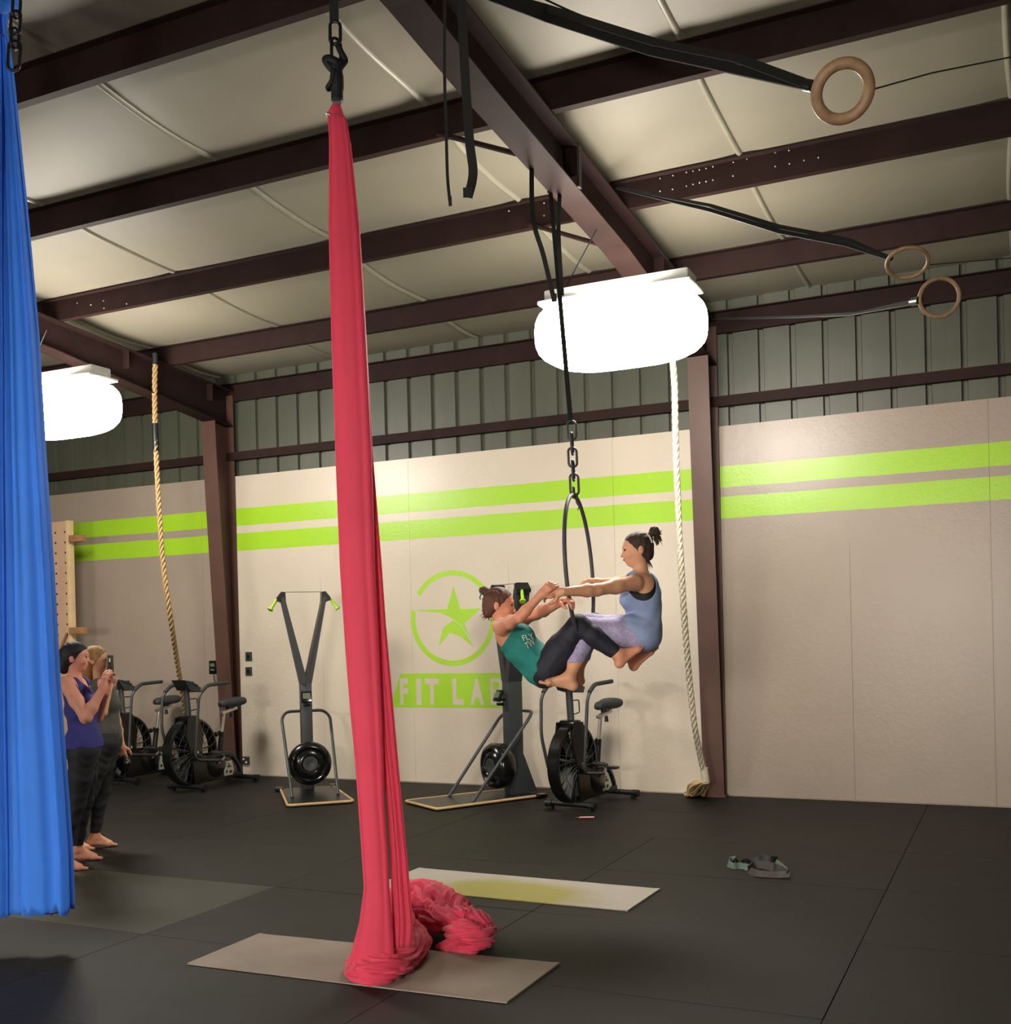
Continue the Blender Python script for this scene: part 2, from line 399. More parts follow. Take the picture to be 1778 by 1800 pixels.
for sx in SEAMX:
    bm = bmesh.new(); prev = None
    for y in cy:
        wv = sx + .03 * noise.noise(Vector((sx, y * .8, 1)))
        z = ceil_z(sx, y) - .002
        row = [bm.verts.new((wv + dx, y, z - dz)) for dx, dz in ((-.024, -.012), (-.016, .002), (0, .012), (.016, .002), (.024, -.012))]
        if prev:
            for k in range(4): bm.faces.new((prev[k], prev[k + 1], row[k + 1], row[k]))
        prev = row
    fin(bm, 'seam_strip', M['seam'], ceiling, smooth=True)

# steel: purlins, girt, eave strut, rafters, columns
def cbeam(bm, x0, x1, y, zb, h, fl=.06):
    """cold-formed Z section running along x: web, lower flange towards the wall, upper towards the room"""
    t = .006
    bx(bm, ((x0 + x1) / 2, y, zb + h / 2), (x1 - x0, t, h)); bx(bm, ((x0 + x1) / 2, y + fl / 2, zb + t / 2), (x1 - x0, fl, t)); bx(bm, ((x0 + x1) / 2, y - fl / 2, zb + h - t / 2), (x1 - x0, fl, t))
def dots(bm, px_list, y, n=10):
    for q in px_list:
        v = PY(q[0], q[1], y); lathe(bm, [(0, .007), (-.004, .007), (-.007, .004)], v, (0, 1, 0), 8)
for i, y in enumerate(PUR):
    bm = bmesh.new(); cbeam(bm, XL, XR, y, roof_z(y), .203)
    pu = tag(fin(bm, 'purlin', M['steel']), kind='structure')
    if abs(y - 8.05) < .01:
        def zz(x, y_): return (1100 + x / 2.571, y_ / 2.571)
        L = [zz(157, 806), zz(215, 793), zz(276, 779), zz(306, 773), zz(335, 767), zz(365, 761), zz(396, 753), zz(488, 733), zz(550, 719), zz(157, 864), zz(213, 855), zz(276, 841), zz(306, 833), zz(335, 826), zz(365, 820), zz(396, 814), zz(487, 795), zz(678, 690), zz(740, 679), zz(678, 752), zz(742, 740), zz(808, 725), zz(873, 712), (895, 371), (957, 357), (957, 379), (136, 533), (160, 536), (182, 529), (183, 542), (223, 534)]
        part('bolt_heads', M['chrome'], pu, lambda b_: dots(b_, L, y - .006), kind='stuff')
bm = bmesh.new(); cbeam(bm, XL, XR, WD + .04, 4.575, .215, .07); bx(bm, ((XL + XR) / 2, WD + .02, 4.60), (XR - XL, .05, .05))
tag(fin(bm, 'eave_strut', M['steel']), kind='structure')
bm = bmesh.new(); bx(bm, ((XL + XR) / 2, WD - .0, 3.90), (XR - XL, .07, .10)); tag(fin(bm, 'girt', M['steel']), kind='structure')
def ibeam_col(name, xr, pts):
    """tapered column: pts (z, y_front); web behind the front flange"""
    xl = xr - .205 if name else 0; t = .012
    bm = bmesh.new()
    for (z0, y0), (z1, y1) in zip(pts, pts[1:]):
        for xa, xb, ya, yb in ((xl, xr, 0, t), ((xl + xr) / 2 - .004, (xl + xr) / 2 + .004, t, None)):
            if yb is None:
                v = [(xa, y0 + t, z0), (xb, y0 + t, z0), (xb, WD + .03, z0), (xa, WD + .03, z0), (xa, y1 + t, z1), (xb, y1 + t, z1), (xb, WD + .03, z1), (xa, WD + .03, z1)]
            else:
                v = [(xa, y0, z0), (xb, y0, z0), (xb, y0 + t, z0), (xa, y0 + t, z0), (xa, y1, z1), (xb, y1, z1), (xb, y1 + t, z1), (xa, y1 + t, z1)]
            V = [bm.verts.new(q) for q in v]
            for f in ((0, 1, 2, 3), (7, 6, 5, 4), (0, 4, 5, 1), (1, 5, 6, 2), (2, 6, 7, 3), (3, 7, 4, 0)): bm.faces.new([V[k] for k in f])
    bx(bm, ((xl + xr) / 2, WD - .002, 2.2), (xr - xl, .014, 4.9))      # back flange
    bx(bm, ((xl + xr) / 2, (pts[0][1] + WD) / 2, .008), (.24, WD - pts[0][1] + .04, .016))
    return tag(fin(bm, name, M['steel_hi']), kind='structure')
CP = [(0.0, 10.60), (1.14, 10.53), (3.2, 10.41), (3.58, 10.39), (4.29, 10.36)]
ibeam_col('column', XC1, [(z, y) for z, y in CP]); ibeam_col('column', XC2, CP)
def rafter(xr):
    xl = xr - .205; t = .012; bm = bmesh.new()
    bot = [(WD, 4.26), (10.36, 4.30), (8.9, 4.48), (8.0, 4.60), (6.9, 4.69), (5.65, 4.79), (4.84, 4.88), (0, 5.2), (YB, 5.5)]
    for (y0, z0), (y1, z1) in zip(bot, bot[1:]):
        for xa, xb, za, zb in ((xl, xr, 0, 1), ((xl + xr) / 2 - .004, (xl + xr) / 2 + .004, 1, 2), (xl, xr, 2, 3)):
            def zr(y, zbt, k): return {0: zbt, 1: zbt + t, 2: roof_z(y) - t, 3: roof_z(y)}[k]
            v = [(xa, y0, zr(y0, z0, za)), (xb, y0, zr(y0, z0, za)), (xb, y1, zr(y1, z1, za)), (xa, y1, zr(y1, z1, za)), (xa, y0, zr(y0, z0, zb)), (xb, y0, zr(y0, z0, zb)), (xb, y1, zr(y1, z1, zb)), (xa, y1, zr(y1, z1, zb))]
            V = [bm.verts.new(q) for q in v]
            for f in ((0, 1, 2, 3), (7, 6, 5, 4), (0, 4, 5, 1), (1, 5, 6, 2), (2, 6, 7, 3), (3, 7, 4, 0)): bm.faces.new([V[k] for k in f])
    for y in (10.35, 9.0, 7.0, 5.0):      # stiffener plates
        bx(bm, ((xl + xr) / 2, y, roof_z(y) - .11), (xr - xl - .02, .008, .20))
    r = tag(fin(bm, 'rafter', M['steel']), kind='structure')
    for y in (6.53, 8.05):                 # flange braces
        for s in (-1,):
            part('flange_brace', M['steel'], r, lambda b_: tube(b_, [((xl + xr) / 2 + s * .1, y - .02, 4.66 + .076 * (8 - y)), ((xl + xr) / 2 + s * .72, y - .02, roof_z(y) + .02)], .018, 6))
    return r
rafter(XC1); rafter(XC2)
rafter(XC1 + 6.0)

# ================================================================== LAMPS
def lamp(x, y, z, s, seen, label):
    t = thing('bay_or_fill_lamp', (x, y, z), label, 'lamp', group=None if seen else 'fill lamps added behind the camera')
    def hs(bm):
        bx(bm, (0, 0, .20), (1.1, .24, .10), bev=.02); bx(bm, (0, 0, .145), (1.16, .36, .03), bev=.01)
    part('housing', M['housing'], t, hs if seen else (lambda bm: (hs(bm), bx(bm, (0, 0, .17), (1.9, 1.6, .03)))))  # unseen fill lamps get an added wide plate that blocks their uplight
    def ln(bm):
        r = bmesh.ops.create_uvsphere(bm, u_segments=40, v_segments=20, radius=1)
        for v in r['verts']:
            c = v.co; e = 3.2
            l = (abs(c.x) ** e + abs(c.y) ** e + abs(c.z) ** e) ** (1 / e)
            v.co = Vector((c.x / l * .63, c.y / l * .34, c.z / l * .26 - .09))  # lens shaped oversize to stand in for the glare around the lamp
    m = M['lens'].copy(); m.node_tree.nodes['Principled BSDF'].inputs['Emission Strength'].default_value = s
    m.node_tree.nodes['Principled BSDF'].inputs['Emission Color'].default_value = (1.0, .93, .83, 1)
    part('lens', m, t, ln, smooth=True)
    for sx in (-.45, .45):
        part('suspension_wire', M['black'], t, lambda bm: tube(bm, [(sx, 0, .24), (sx * .3, 0, (4.63 + .06 * (8 - y)) - z + .02 if seen else .6)], .005, 6))
labels = ['glaring white ceiling lamp hung from the rafter above the hoop', 'glaring white ceiling lamp half behind the blue silk']
for i, (x, y, z, s, seen) in enumerate(LAMPS):
    lamp(x, y, z, s, seen, labels[i] if seen else ['', '', 'added fill lamp low behind the camera, the middle one', 'added fill lamp low behind the camera, leftmost', 'dim added fill lamp low behind the camera, rightmost'][i])  # lamps out of view are added fill for the front of the silks
# ================================================================== GYM MACHINES
def ski_machine(loc, rz, label):
    """origin on the floor under the upright, +y towards the user"""
    t = thing('ski_ergometer', loc, label, 'ski machine', rz, 'ski machines by the back wall')
    L = 1.06
    part('platform', M['black'], t, lambda bm: prism(bm, [(-.31, L, .004), (.31, L, .004), (.27, -.12, .004), (-.27, -.12, .004)], (0, 0, .026)))
    def edge(bm):
        pts = [(-.285, -.10, .022), (-.325, L - .02, .022), (-.305, L + .012, .022), (.305, L + .012, .022), (.325, L - .02, .022), (.285, -.10, .022)]
        tube(bm, round_path(pts, .05), .0135, 8)
    part('platform_edge', M['tan'], t, edge, label='light wooden edging')
    def col(bm):
        bx(bm, (0, -.02, .60), (.118, .17, 1.15), bev=.008)
        prism(bm, [(-.062, -.26, .03), (-.062, .02, .03), (-.062, -.04, .42), (-.062, -.105, .42)], (.124, 0, 0))
    part('upright', M['darkgrey'], t, col)
    for s in (-1, 1):
        def arm(bm):
            a = [Vector((s * .0, -.02, 1.15)), Vector((s * .222, -.02, 2.13))]
            q = [(s * .002, 1.13), (s * .060, 1.17), (s * .245, 2.10), (s * .205, 2.11), (s * .0, 1.25)]
            prism(bm, [(x, -.105, z) for x, z in q], (0, .17, 0))
        part('arm', M['darkgrey'], t, arm)
        def hd(bm):
            prism(bm, [(s * x, -.09, z) for x, z in ((.195, 2.16), (.235, 2.17), (.29, 2.10), (.285, 2.07), (.235, 2.05), (.19, 2.04))], (0, .14, 0))
        part('pulley_head', M['black'], t, hd)
        def grip(bm):
            a = Vector((s * .285, .02, 2.09)); b = Vector((s * .355, .06, 1.985))
            tube(bm, [a, a.lerp(b, .45), b], [.014, .017, .017], 10); tube(bm, [b, b.lerp(a, -.12)], .031, 12)
        part('handle', M['lime'], t, grip)
    part('cord', M['steel_hi'], t, lambda bm: (tube(bm, [(-.22, -.02, 2.165), (.22, -.02, 2.165)], .0035, 5), tube(bm, [(-.205, .07, 2.06), (-.0, .07, 1.2)], .003, 5)))
    def wheel(bm):
        lathe(bm, [(-.09, .10), (-.09, .19), (-.05, .225), (.05, .232), (.085, .215), (.10, .18), (.085, .165), (.075, .155), (.10, .13), (.105, .10), (.09, .085), (.088, .03)], (0, .17, .325), (0, 1, 0), 44)
    part('flywheel_housing', M['blackp'], t, wheel, smooth=False)
    part('hub_cap', M['chrome'], t, lambda bm: lathe(bm, [(0, .018), (.01, .016), (.014, .008)], (0, .255, .325), (0, 1, 0), 14))
    part('damper_ring', M['darkgrey'], t, lambda bm: lathe(bm, [(0, .082), (.012, .078), (.014, .04), (.01, .03)], (0, .262, .325), (0, 1, 0), 30))
    def bar(bm):
        pts = [(-.235, .62, .03), (-.262, -.04, .80), (-.20, -.13, .865), (.20, -.13, .865), (.262, -.04, .80), (.235, .62, .03)]
        tube(bm, round_path(pts, .12, 6), .0165, 10)
    part('support_bar', M['darkgrey'], t, bar)
    def mon(bm):
        R = Matrix.Rotation(math.radians(25), 3, 'X')
        bx(bm, (0.01, .14, 1.03), (.115, .03, .125), R, .008); bx(bm, (0.01, .12, .945), (.08, .05, .03), None, .008); bx(bm, (.01, .09, .99), (.03, .09, .03))
    mo = part('monitor', M['blackp'], t, mon)
    part('screen', M['plate_lcd'], mo, lambda bm: bx(bm, (.01, .157, 1.043), (.082, .004, .066), Matrix.Rotation(math.radians(25), 3, 'X')))
    for s in (-1, 1):
        part('rubber_foot', M['blackp'], t, lambda bm: bx(bm, (s * .30, -.14, .022), (.09, .11, .04), None, .012))
    return t
M['plate_lcd'] = mat('grey_lcd', '5d6a58', 0.2, var=0.05)
ski_machine((-7.03, 9.80, 0), math.atan2(-.67, -.74) * -1 + PI * 0 if False else -math.atan2(.67, -.74), 'black ski machine facing the room between the left column and the pink silk')
ski_machine((-4.72, 10.11, 0), -math.atan2(-.53, -.85), 'black ski machine seen side on behind the reclining woman')

def fan_bike():
    """origin on the floor at the front bar, +y towards the rider's back"""
    t = thing('fan_bike', (0, 0, 0), 'x', 'exercise bike', 0, 'fan bikes by the back wall')
    def fbar(y, wd):
        def f(bm):
            tube(bm, [(-wd / 2, y, .055), (wd / 2, y, .055)], .026, 12)
            for s in (-1, 1): tube(bm, [(s * wd / 2 - s * .05, y, .05), (s * wd / 2 + s * .015, y, .05)], .036, 12); bx(bm, (s * (wd / 2 - .04), y, .015), (.04, .05, .03))
        return f
    part('front_foot', M['black'], t, fbar(0, .50)); part('rear_foot', M['black'], t, fbar(.88, .50))
    FC = (0, .06, .43)
    def drum(bm):
        for s in (-1, 1):
            lathe(bm, [(s * .050, .375), (s * .058, .362), (s * .058, .345), (s * .050, .335)], FC, (1, 0, 0), 44, closed=False)
        lathe(bm, [(-.055, .372), (.055, .372), (.055, .352), (-.055, .352), (-.055, .372)], FC, (1, 0, 0), 44, closed=False)
    fan = part('fan_cage', M['blackp'], t, drum, smooth=False)
    def spokes(bm):
        for s in (-1, 1):
            for k in range(22):
                a = 2 * PI * k / 22; p = [(FC[0] + s * (.058 + .03 * (1 - q)), FC[1] + r * math.cos(a + .25 * q), FC[2] + r * math.sin(a + .25 * q)) for r, q in ((.09, 0), (.22, .6), (.35, 1))]
                tube(bm, p, .003, 4)
            for r in (.17, .26):
                tube(bm, [(FC[0] + s * .072, FC[1] + r * math.cos(2 * PI * k / 30), FC[2] + r * math.sin(2 * PI * k / 30)) for k in range(30)], .003, 4, closed=True)
    sp = part('cage_wires', M['darkgrey'], fan, spokes); sp['kind'] = 'stuff'
    def blades(bm):
        for k in range(9):
            a = 2 * PI * k / 9; c = Vector((0, math.cos(a), math.sin(a))); tn = Vector((0, -math.sin(a), math.cos(a)))
            pts = [Vector(FC) + c * r + tn * tw + Vector((x, 0, 0)) for r, tw, x in ((.07, 0, -.04), (.07, 0, .04), (.325, .05, .045), (.325, .01, -.045))]
            prism(bm, pts, tn * .004)
    bl = part('fan_blades', M['fanblade'], fan, blades)
    part('hub', M['blackp'], t, lambda bm: lathe(bm, [(-.11, .04), (-.10, .085), (.10, .085), (.11, .04)], FC, (1, 0, 0), 24))
    part('hub_star', M['white'], t, lambda bm: (bx(bm, (.112, FC[1], FC[2]), (.004, .03, .006)), bx(bm, (.112, FC[1], FC[2]), (.004, .006, .03))))
    def shroud(bm):
        for s in (-1, 1):
            prism(bm, [(s * .085, y, z) for y, z in ((-.06, .82), (.10, .82), (.17, .62), (.13, .40), (.42, .30), (.45, .12), (.02, .07), (-.02, .40), (-.10, .62))], (s * .016, 0, 0))
        bx(bm, (0, .03, .81), (.17, .13, .06), None, .02)
    part('side_shroud', M['blackp'], t, shroud)
    part('front_post', M['darkgrey'], t, lambda bm: tube(bm, [(0, .05, .78), (0, .02, 1.14)], .036, 12, flat=.7))
    def cons(bm):
        prism(bm, [(-.10, y, z) for y, z in ((-.10, 1.235), (.15, 1.14), (.12, 1.09), (-.02, 1.12))], (.20, 0, 0))
        bx(bm, (0, .02, 1.195), (.22, .17, .012), Matrix.Rotation(math.radians(-20), 3, 'X'), .004)
    part('console', M['darkgrey'], t, cons)
    part('bottle_cage', M['black'], t, lambda bm: tube(bm, round_path([(.02, .06, 1.02), (.03, .15, 1.02), (.03, .16, .90), (.02, .07, .89)], .02, 3), .006, 6))
    for s in (-1, 1):
        def lever(bm):
            k = -.10 if s < 0 else 0
            tube(bm, round_path([(s * .14, .40, .30), (s * .19, -.06, .36), (s * .21, -.05 + k, .70), (s * .22, -.02 + k, 1.06), (s * .22, .12 + k, 1.17), (s * .22, .22 + k, 1.18)], .07, 5), .016, 10)
        le = part('lever', M['darkgrey'], t, lever)
        part('grip', M['grip'], le, lambda bm: tube(bm, round_path([(s * .22, .02 + (-.10 if s < 0 else 0), 1.10), (s * .22, .12 + (-.10 if s < 0 else 0), 1.17), (s * .22, .46 + (-.10 if s < 0 else 0), 1.18)], .05, 4), .021, 10))
    part('guard', M['blackp'], t, lambda bm: lathe(bm, [(.03, .05), (.035, .14), (.065, .15), (.075, .12), (.078, .04)], (.04, .36, .27), (1, 0, 0), 30))
    for s, a in ((1, .5), (-1, .5 + PI)):
        def crank(bm):
            c = Vector((s * .13, .36, .27)); e = c + Vector((0, math.cos(a) * .16, math.sin(a) * .16))
            tube(bm, [c, e], .012, 8)
        cr = part('crank', M['chrome'], t, crank)
        part('pedal', M['black'], cr, lambda bm: bx(bm, (s * .19, .36 + math.cos(a) * .16, .27 + math.sin(a) * .16), (.10, .09, .025), None, .006))
        part('foot_peg', M['darkgrey'], t, lambda bm: tube(bm, [(s * .09, .30, .40), (s * .24, .30, .40)], .014, 8))
    def fr(bm):
        bx(bm, (0, .46, .09), (.05, .86, .05))
        prism(bm, [(-.022, y, z) for y, z in ((.50, .36), (.57, .36), (.74, .10), (.50, .10))], (.044, 0, 0))
        tube(bm, [(0, .525, .34), (0, .575, .60)], .030, 12); bx(bm, (0, .33, .375), (.035, .38, .03))
    part('frame', M['black'], t, fr)
    part('rear_fender', M['black'], t, lambda bm: tube(bm, smooth_path([(0, .56, .34), (0, .68, .34), (0, .79, .26), (0, .86, .15), (0, .88, .06)], 5), .020, 8, flat=1.6))
    part('badge_plate', M['badge'], t, lambda bm: prism(bm, [(.028, y, z) for y, z in ((.56, .10), (.70, .10), (.725, .16), (.69, .265), (.59, .265), (.56, .20))], (.008, 0, 0)))
    part('badge_mark', M['black'], t, kind='stuff', fn=lambda bm: (bx(bm, (.038, .64, .215), (.004, .012, .05)), bx(bm, (.038, .645, .20), (.004, .07, .012)), bx(bm, (.038, .665, .14), (.004, .035, .03)), bx(bm, (.038, .60, .145), (.004, .025, .03))))
    part('seat_post', M['chrome'], t, lambda bm: tube(bm, [(0, .572, .59), (0, .625, .83)], .019, 12))
    part('adjuster_knob', M['black'], t, lambda bm: (lathe(bm, [(0, .012), (.03, .012), (.03, .026), (.055, .028), (.06, .02)], (0, .53, .58), (-.3, -1, .1), 14), lathe(bm, [(0, .034), (.05, .034)], (0, .55, .565), (.2, .05, 1), 14)))
    part('seat_rail', M['chrome'], t, lambda bm: (bx(bm, (0, .70, .845), (.045, .26, .035), Matrix.Rotation(math.radians(10), 3, 'X'), .004),))
    part('rail_knob', M['black'], t, lambda bm: tube(bm, [(0, .74, .82), (0, .745, .765)], [.016, .022], 10))
    def seat(bm):
        secs = [(.56, .035, .03, .925), (.60, .05, .042, .93), (.68, .062, .046, .932), (.76, .10, .05, .935), (.83, .125, .052, .94), (.88, .12, .048, .945), (.905, .09, .034, .945)]
        rings = []
        for y, wx, h, z in secs:
            rings.append([bm.verts.new((wx * math.copysign(abs(math.cos(a)) ** .7, math.cos(a)), y, z + h * math.copysign(abs(math.sin(a)) ** .8, math.sin(a)))) for a in [2 * PI * k / 18 for k in range(18)]])
        for A, B in zip(rings, rings[1:]):
            for k in range(18): bm.faces.new((A[k], A[(k + 1) % 18], B[(k + 1) % 18], B[k]))
        bm.faces.new(rings[0]); bm.faces.new(rings[-1])
    part('seat', M['grip'], t, seat, smooth=True)
    part('seat_clamp', M['black'], t, lambda bm: bx(bm, (0, .72, .878), (.05, .10, .04), None, .01))
    return t
M['grip'] = mat('grey_foam', '2c2e30', 0.6, var=0.15, scale=60, bump=0.3, bscale=200)
M['badge'] = mat('silver_badge', 'b7bcae', 0.35, var=0.1, scale=30)
M['fanblade'] = mat('dull_fan_blade', '4a4c46', 0.35, var=0.2)
b1 = fan_bike(); b1.location = (-3.83, 9.47, 0); b1.rotation_euler = (0, 0, -math.radians(8.4))
b1['label'] = 'black fan bike under the hanging women, silver badge plate by its rear foot'
b2 = copy_tree(b1); b2.location = (-8.36, 9.40, 0); b2.rotation_euler = (0, 0, math.radians(-2)); b2['label'] = 'black fan bike in front of the left column'
b3 = copy_tree(b1); b3.location = (-9.58, 9.66, 0); b3.rotation_euler = (0, 0, math.radians(-2)); b3['label'] = 'black fan bike partly hidden behind the standing women'

# small things on the walls
def wbox(name, px, py, pw, ph, material, Y, depth, label, cat, X=None):
    c = PY(px, py, Y); a = PY(px - pw / 2, py, Y); b = PY(px + pw / 2, py, Y); d = (CAM_O - c).length
    hh = ph / FPX * (c - CAM_O).dot(CAM_F)
    t = thing(name, (c.x, Y, c.z - hh / 2), label, cat)
    part('plate', material, t, lambda bm: bx(bm, (0, 0, hh / 2), (b.x - a.x, depth, hh), None, .003))
    return t, b.x - a.x, hh
for i, (y, h) in enumerate(((1154, 16), (1180, 15))):
    t, w_, h_ = wbox('switch_plate', 437.5, y, 11, h, M['plate'], WD - .006, .012, ('upper dark switch plate beside the left column', 'lower dark switch plate beside the left column')[i], 'switch')
    part('switch', M['blackp'], t, lambda bm: bx(bm, (0, -.008, h_ / 2), (w_ * .3, .012, h_ * .4)))
t, w_, h_ = wbox('wall_outlet', 432, 1337, 12, 14, M['plate'], WD - .012, .024, 'dark double outlet low on the wall beside the left column', 'outlet')
for k in (.3, .7): part('socket', M['white'], t, lambda bm: lathe(bm, [(0, .014), (-.006, .012)], (.02 * (1 if k > .5 else -1) * -1, -.014, h_ * k), (0, 1, 0), 10))
c = PY(377, 1173, 10.56)
t = thing('control_box', (c.x, c.y, c.z - .08), 'black keypad box with cable on the side of the left column', 'control box')
part('case', M['blackp'], t, lambda bm: bx(bm, (0, 0, .08), (.11, .07, .165), None, .006))
part('keypad', M['plate_lcd'], t, lambda bm: (bx(bm, (0, -.037, .11), (.07, .005, .04)), bx(bm, (0, -.037, .05), (.055, .005, .02))))
part('cable', M['black'], t, lambda bm: tube(bm, smooth_path([(-.01, .0, 0), (.0, 0, -.09), (.05, 0, -.14), (.09, .01, -.15), (.115, .02, -.21)], 6), .006, 6))
part('bracket', M['steel_hi'], t, lambda bm: bx(bm, (.055, .04, .08), (.16, .02, .06)))

# drilled climbing board at the left, behind the standing women
pa = PY(92, 918, 10.25); pb = PY(119, 918, 10.25)
t = thing('peg_board', ((pa.x + pb.x) / 2, 10.25, 0), 'tall pale drilled wooden climbing board beside the blue silk', 'peg board')
HB = pa.z; WBD = pb.x - pa.x + .12
part('board', M['ply'], t, lambda bm: bx(bm, (-.06, .02, HB / 2), (WBD, .04, HB), None, .004))
part('side_rail', M['ply_hi'], t, lambda bm: bx(bm, (WBD / 2 - .06 + .028, .0, HB / 2), (.05, .09, HB), None, .004))
def holes(bm):
    for k in range(24):
        for q in range(2): lathe(bm, [(0, .014), (-.003, .013)], (WBD / 2 - .06 - .05 - q * .17, -.001, HB - .14 - k * .131), (0, 1, 0), 10)
part('holes', M['slab'], t, holes, kind='stuff')
for (x0, y0, x1, y1) in ((125, 940, 147, 955), (126, 1102, 150, 1116)):
    a = PY(x0, (y0 + y1) / 2, 10.22); b = PY(x1, (y0 + y1) / 2, 10.22)
    part('peg', M['wood'], t, lambda bm: bx(bm, ((a.x + b.x) / 2 - t.location.x, -.03, a.z), (b.x - a.x, .09, .085), None, .006))
part('diagonal_brace', M['wood'], t, lambda bm: tube(bm, [(-.02, -.04, 1.58), (.11, -.04, 1.80)], .014, 6))
# ================================================================== SILKS
def interp(tab, y):
    ys_ = [r[0] for r in tab]
    return [float(np.interp(y, ys_, [r[k] for r in tab])) for k in range(1, len(tab[0]))]
def cloth_bundle(bm, tab, depth_fn, seed, nfold, amp, y0, y1, rows=150, n=140, thick=.03, hem=None, drift=1.0):
    """closed bundle of lycra hanging between two edges, pleated along its length.
    tab: rows (pixel y, left x, right x); depth_fn(py) metres from the lens."""
    rng = random.Random(seed)
    comps = [(nfold * f, rng.uniform(0, 2 * PI), rng.uniform(.5, 1) * a) for f, a in ((1, 1), (1.7, .7), (2.6, .5), (.55, .8), (4.3, .25))]
    rings = []
    for i in range(rows + 1):
        py = y0 + (y1 - y0) * i / rows
        l, r = interp(tab, py); d = depth_fn(py)
        L, R_ = P(l, py, d), P(r, py, d); c = (L + R_) / 2; hw = (R_ - L).length / 2; ax = (R_ - L).normalized(); nrm = -CAM_F
        th = thick * min(1.0, hw / .08) if hw < .08 else thick
        ring = []
        for k in range(n):
            a = 2 * PI * k / n; u = math.cos(a); s = math.sin(a)
            fold = 0
            for f, ph, w_ in comps:
                fold += w_ * math.sin(f * math.acos(max(-1, min(1, u))) + ph + drift * .35 * math.sin(i / rows * 5 + ph) + (PI * .3 if s < 0 else 0))
            fold = math.copysign(abs(fold) ** .8, fold)
            off = amp * fold * min(1, hw / .06) * abs(s) ** .4
            p = c + ax * (hw * math.copysign(abs(u) ** .9, u)) + nrm * (th * math.copysign(abs(s) ** .75, s) + off)
            ring.append(p)
        if hem and i > rows - 8:
            t = (i - (rows - 8)) / 8
            for k in range(n):
                a = 2 * PI * k / n
                ring[k] = ring[k] + Vector((0, 0, hem * t * (abs(noise.noise(Vector((math.cos(a) * 3.2, seed, math.sin(a) * .4)))) - .25)))
        rings.append([bm.verts.new(q) for q in ring])
    for A, B in zip(rings, rings[1:]):
        for k in range(n): bm.faces.new((A[k], A[(k + 1) % n], B[(k + 1) % n], B[k]))
    bm.faces.new(rings[0]); bm.faces.new(rings[-1][::-1])
def crumple(bm, path, radii, seed, folds=9, amp=.35, n=110, flat=.55, zmin=.004, steps=26):
    """heap of cloth lying along a path on the floor: long ridges that twist and buckle"""
    pts = smooth_path(path, steps); N = len(pts); rs = [float(np.interp(i / (N - 1), np.linspace(0, 1, len(radii)), radii)) for i in range(N)]
    rings = []
    for i, p in enumerate(pts):
        t = (pts[min(i + 1, N - 1)] - pts[max(i - 1, 0)]).normalized(); side = t.cross(Vector((0, 0, 1)))
        side = side.normalized() if side.length > 1e-3 else Vector((1, 0, 0)); up = side.cross(t).normalized()
        ring = []
        for k in range(n):
            a = 2 * PI * k / n
            tw = a + .9 * math.sin(i / steps * 1.3 + seed)
            f = math.sin(folds * tw + 3 * noise.noise(Vector((i / steps, seed, 0)))) * .5 + math.sin(folds * 1.9 * tw + 5 * noise.noise(Vector((i / steps * 1.2, seed + 9, 2)))) * .3
            f = 1.0 - 2.0 * abs(f) ** .9
            nn = noise.noise(Vector((p.x * 9 + math.cos(a) * 1.3, p.y * 9 + seed, math.sin(a) * 1.6))) + .5 * noise.noise(Vector((p.x * 24 + math.cos(a) * 3, p.y * 24, math.sin(a) * 3 + seed)))
            q0 = Vector((p.x * 8 + math.cos(a) * 1.6, p.y * 8 + seed, math.sin(a) * 1.6))
            rid = 1 - 2.2 * abs(noise.noise(q0)) + .5 * (1 - 2.2 * abs(noise.noise(q0 * 2.3)))
            rr = rs[i] * (1 + amp * f * .85 + amp * .5 * nn + amp * .16 * rid)
            q = p + side * math.cos(a) * rr + up * math.sin(a) * rr * flat
            q.z = max(q.z, zmin + .002 * math.sin(k))
            ring.append(bm.verts.new(q))
        rings.append(ring)
    for A, B in zip(rings, rings[1:]):
        for k in range(n): bm.faces.new((A[k], A[(k + 1) % n], B[(k + 1) % n], B[k]))
    bm.faces.new(rings[0]); bm.faces.new(rings[-1][::-1])

def link_loop(bm, c, ax, side, h, w_, r):
    """one chain link: long axis ax, width along side"""
    ax = Vector(ax).normalized(); side = Vector(side); side = (side - side.dot(ax) * ax).normalized(); pts = []
    for k in range(20):
        a = 2 * PI * k / 20; u = math.cos(a); s = math.sin(a)
        pts.append(Vector(c) + ax * ((h / 2 - w_ / 2) * (1 if u > 0 else -1) + u * w_ / 2) + side * s * w_ / 2)
    tube(bm, pts, r, 8, closed=True)
def strap_path(bm, pts, wd, th=.003, side=None):
    """flat webbing"""
    pts = [Vector(p) for p in pts]; prev = None
    for i, p in enumerate(pts):
        t = (pts[min(i + 1, len(pts) - 1)] - pts[max(i - 1, 0)]).normalized()
        s = (side - side.dot(t) * t).normalized() if side is not None else t.cross(CAM_F).normalized()
        nn = s.cross(t).normalized()
        ring = [bm.verts.new(p + s * a * wd / 2 + nn * b * th / 2) for a, b in ((-1, -1), (1, -1), (1, 1), (-1, 1))]
        if prev:
            for k in range(4): bm.faces.new((prev[k], prev[(k + 1) % 4], ring[(k + 1) % 4], ring[k]))
        else: bm.faces.new(ring[::-1])
        prev = ring
    bm.faces.new(prev)

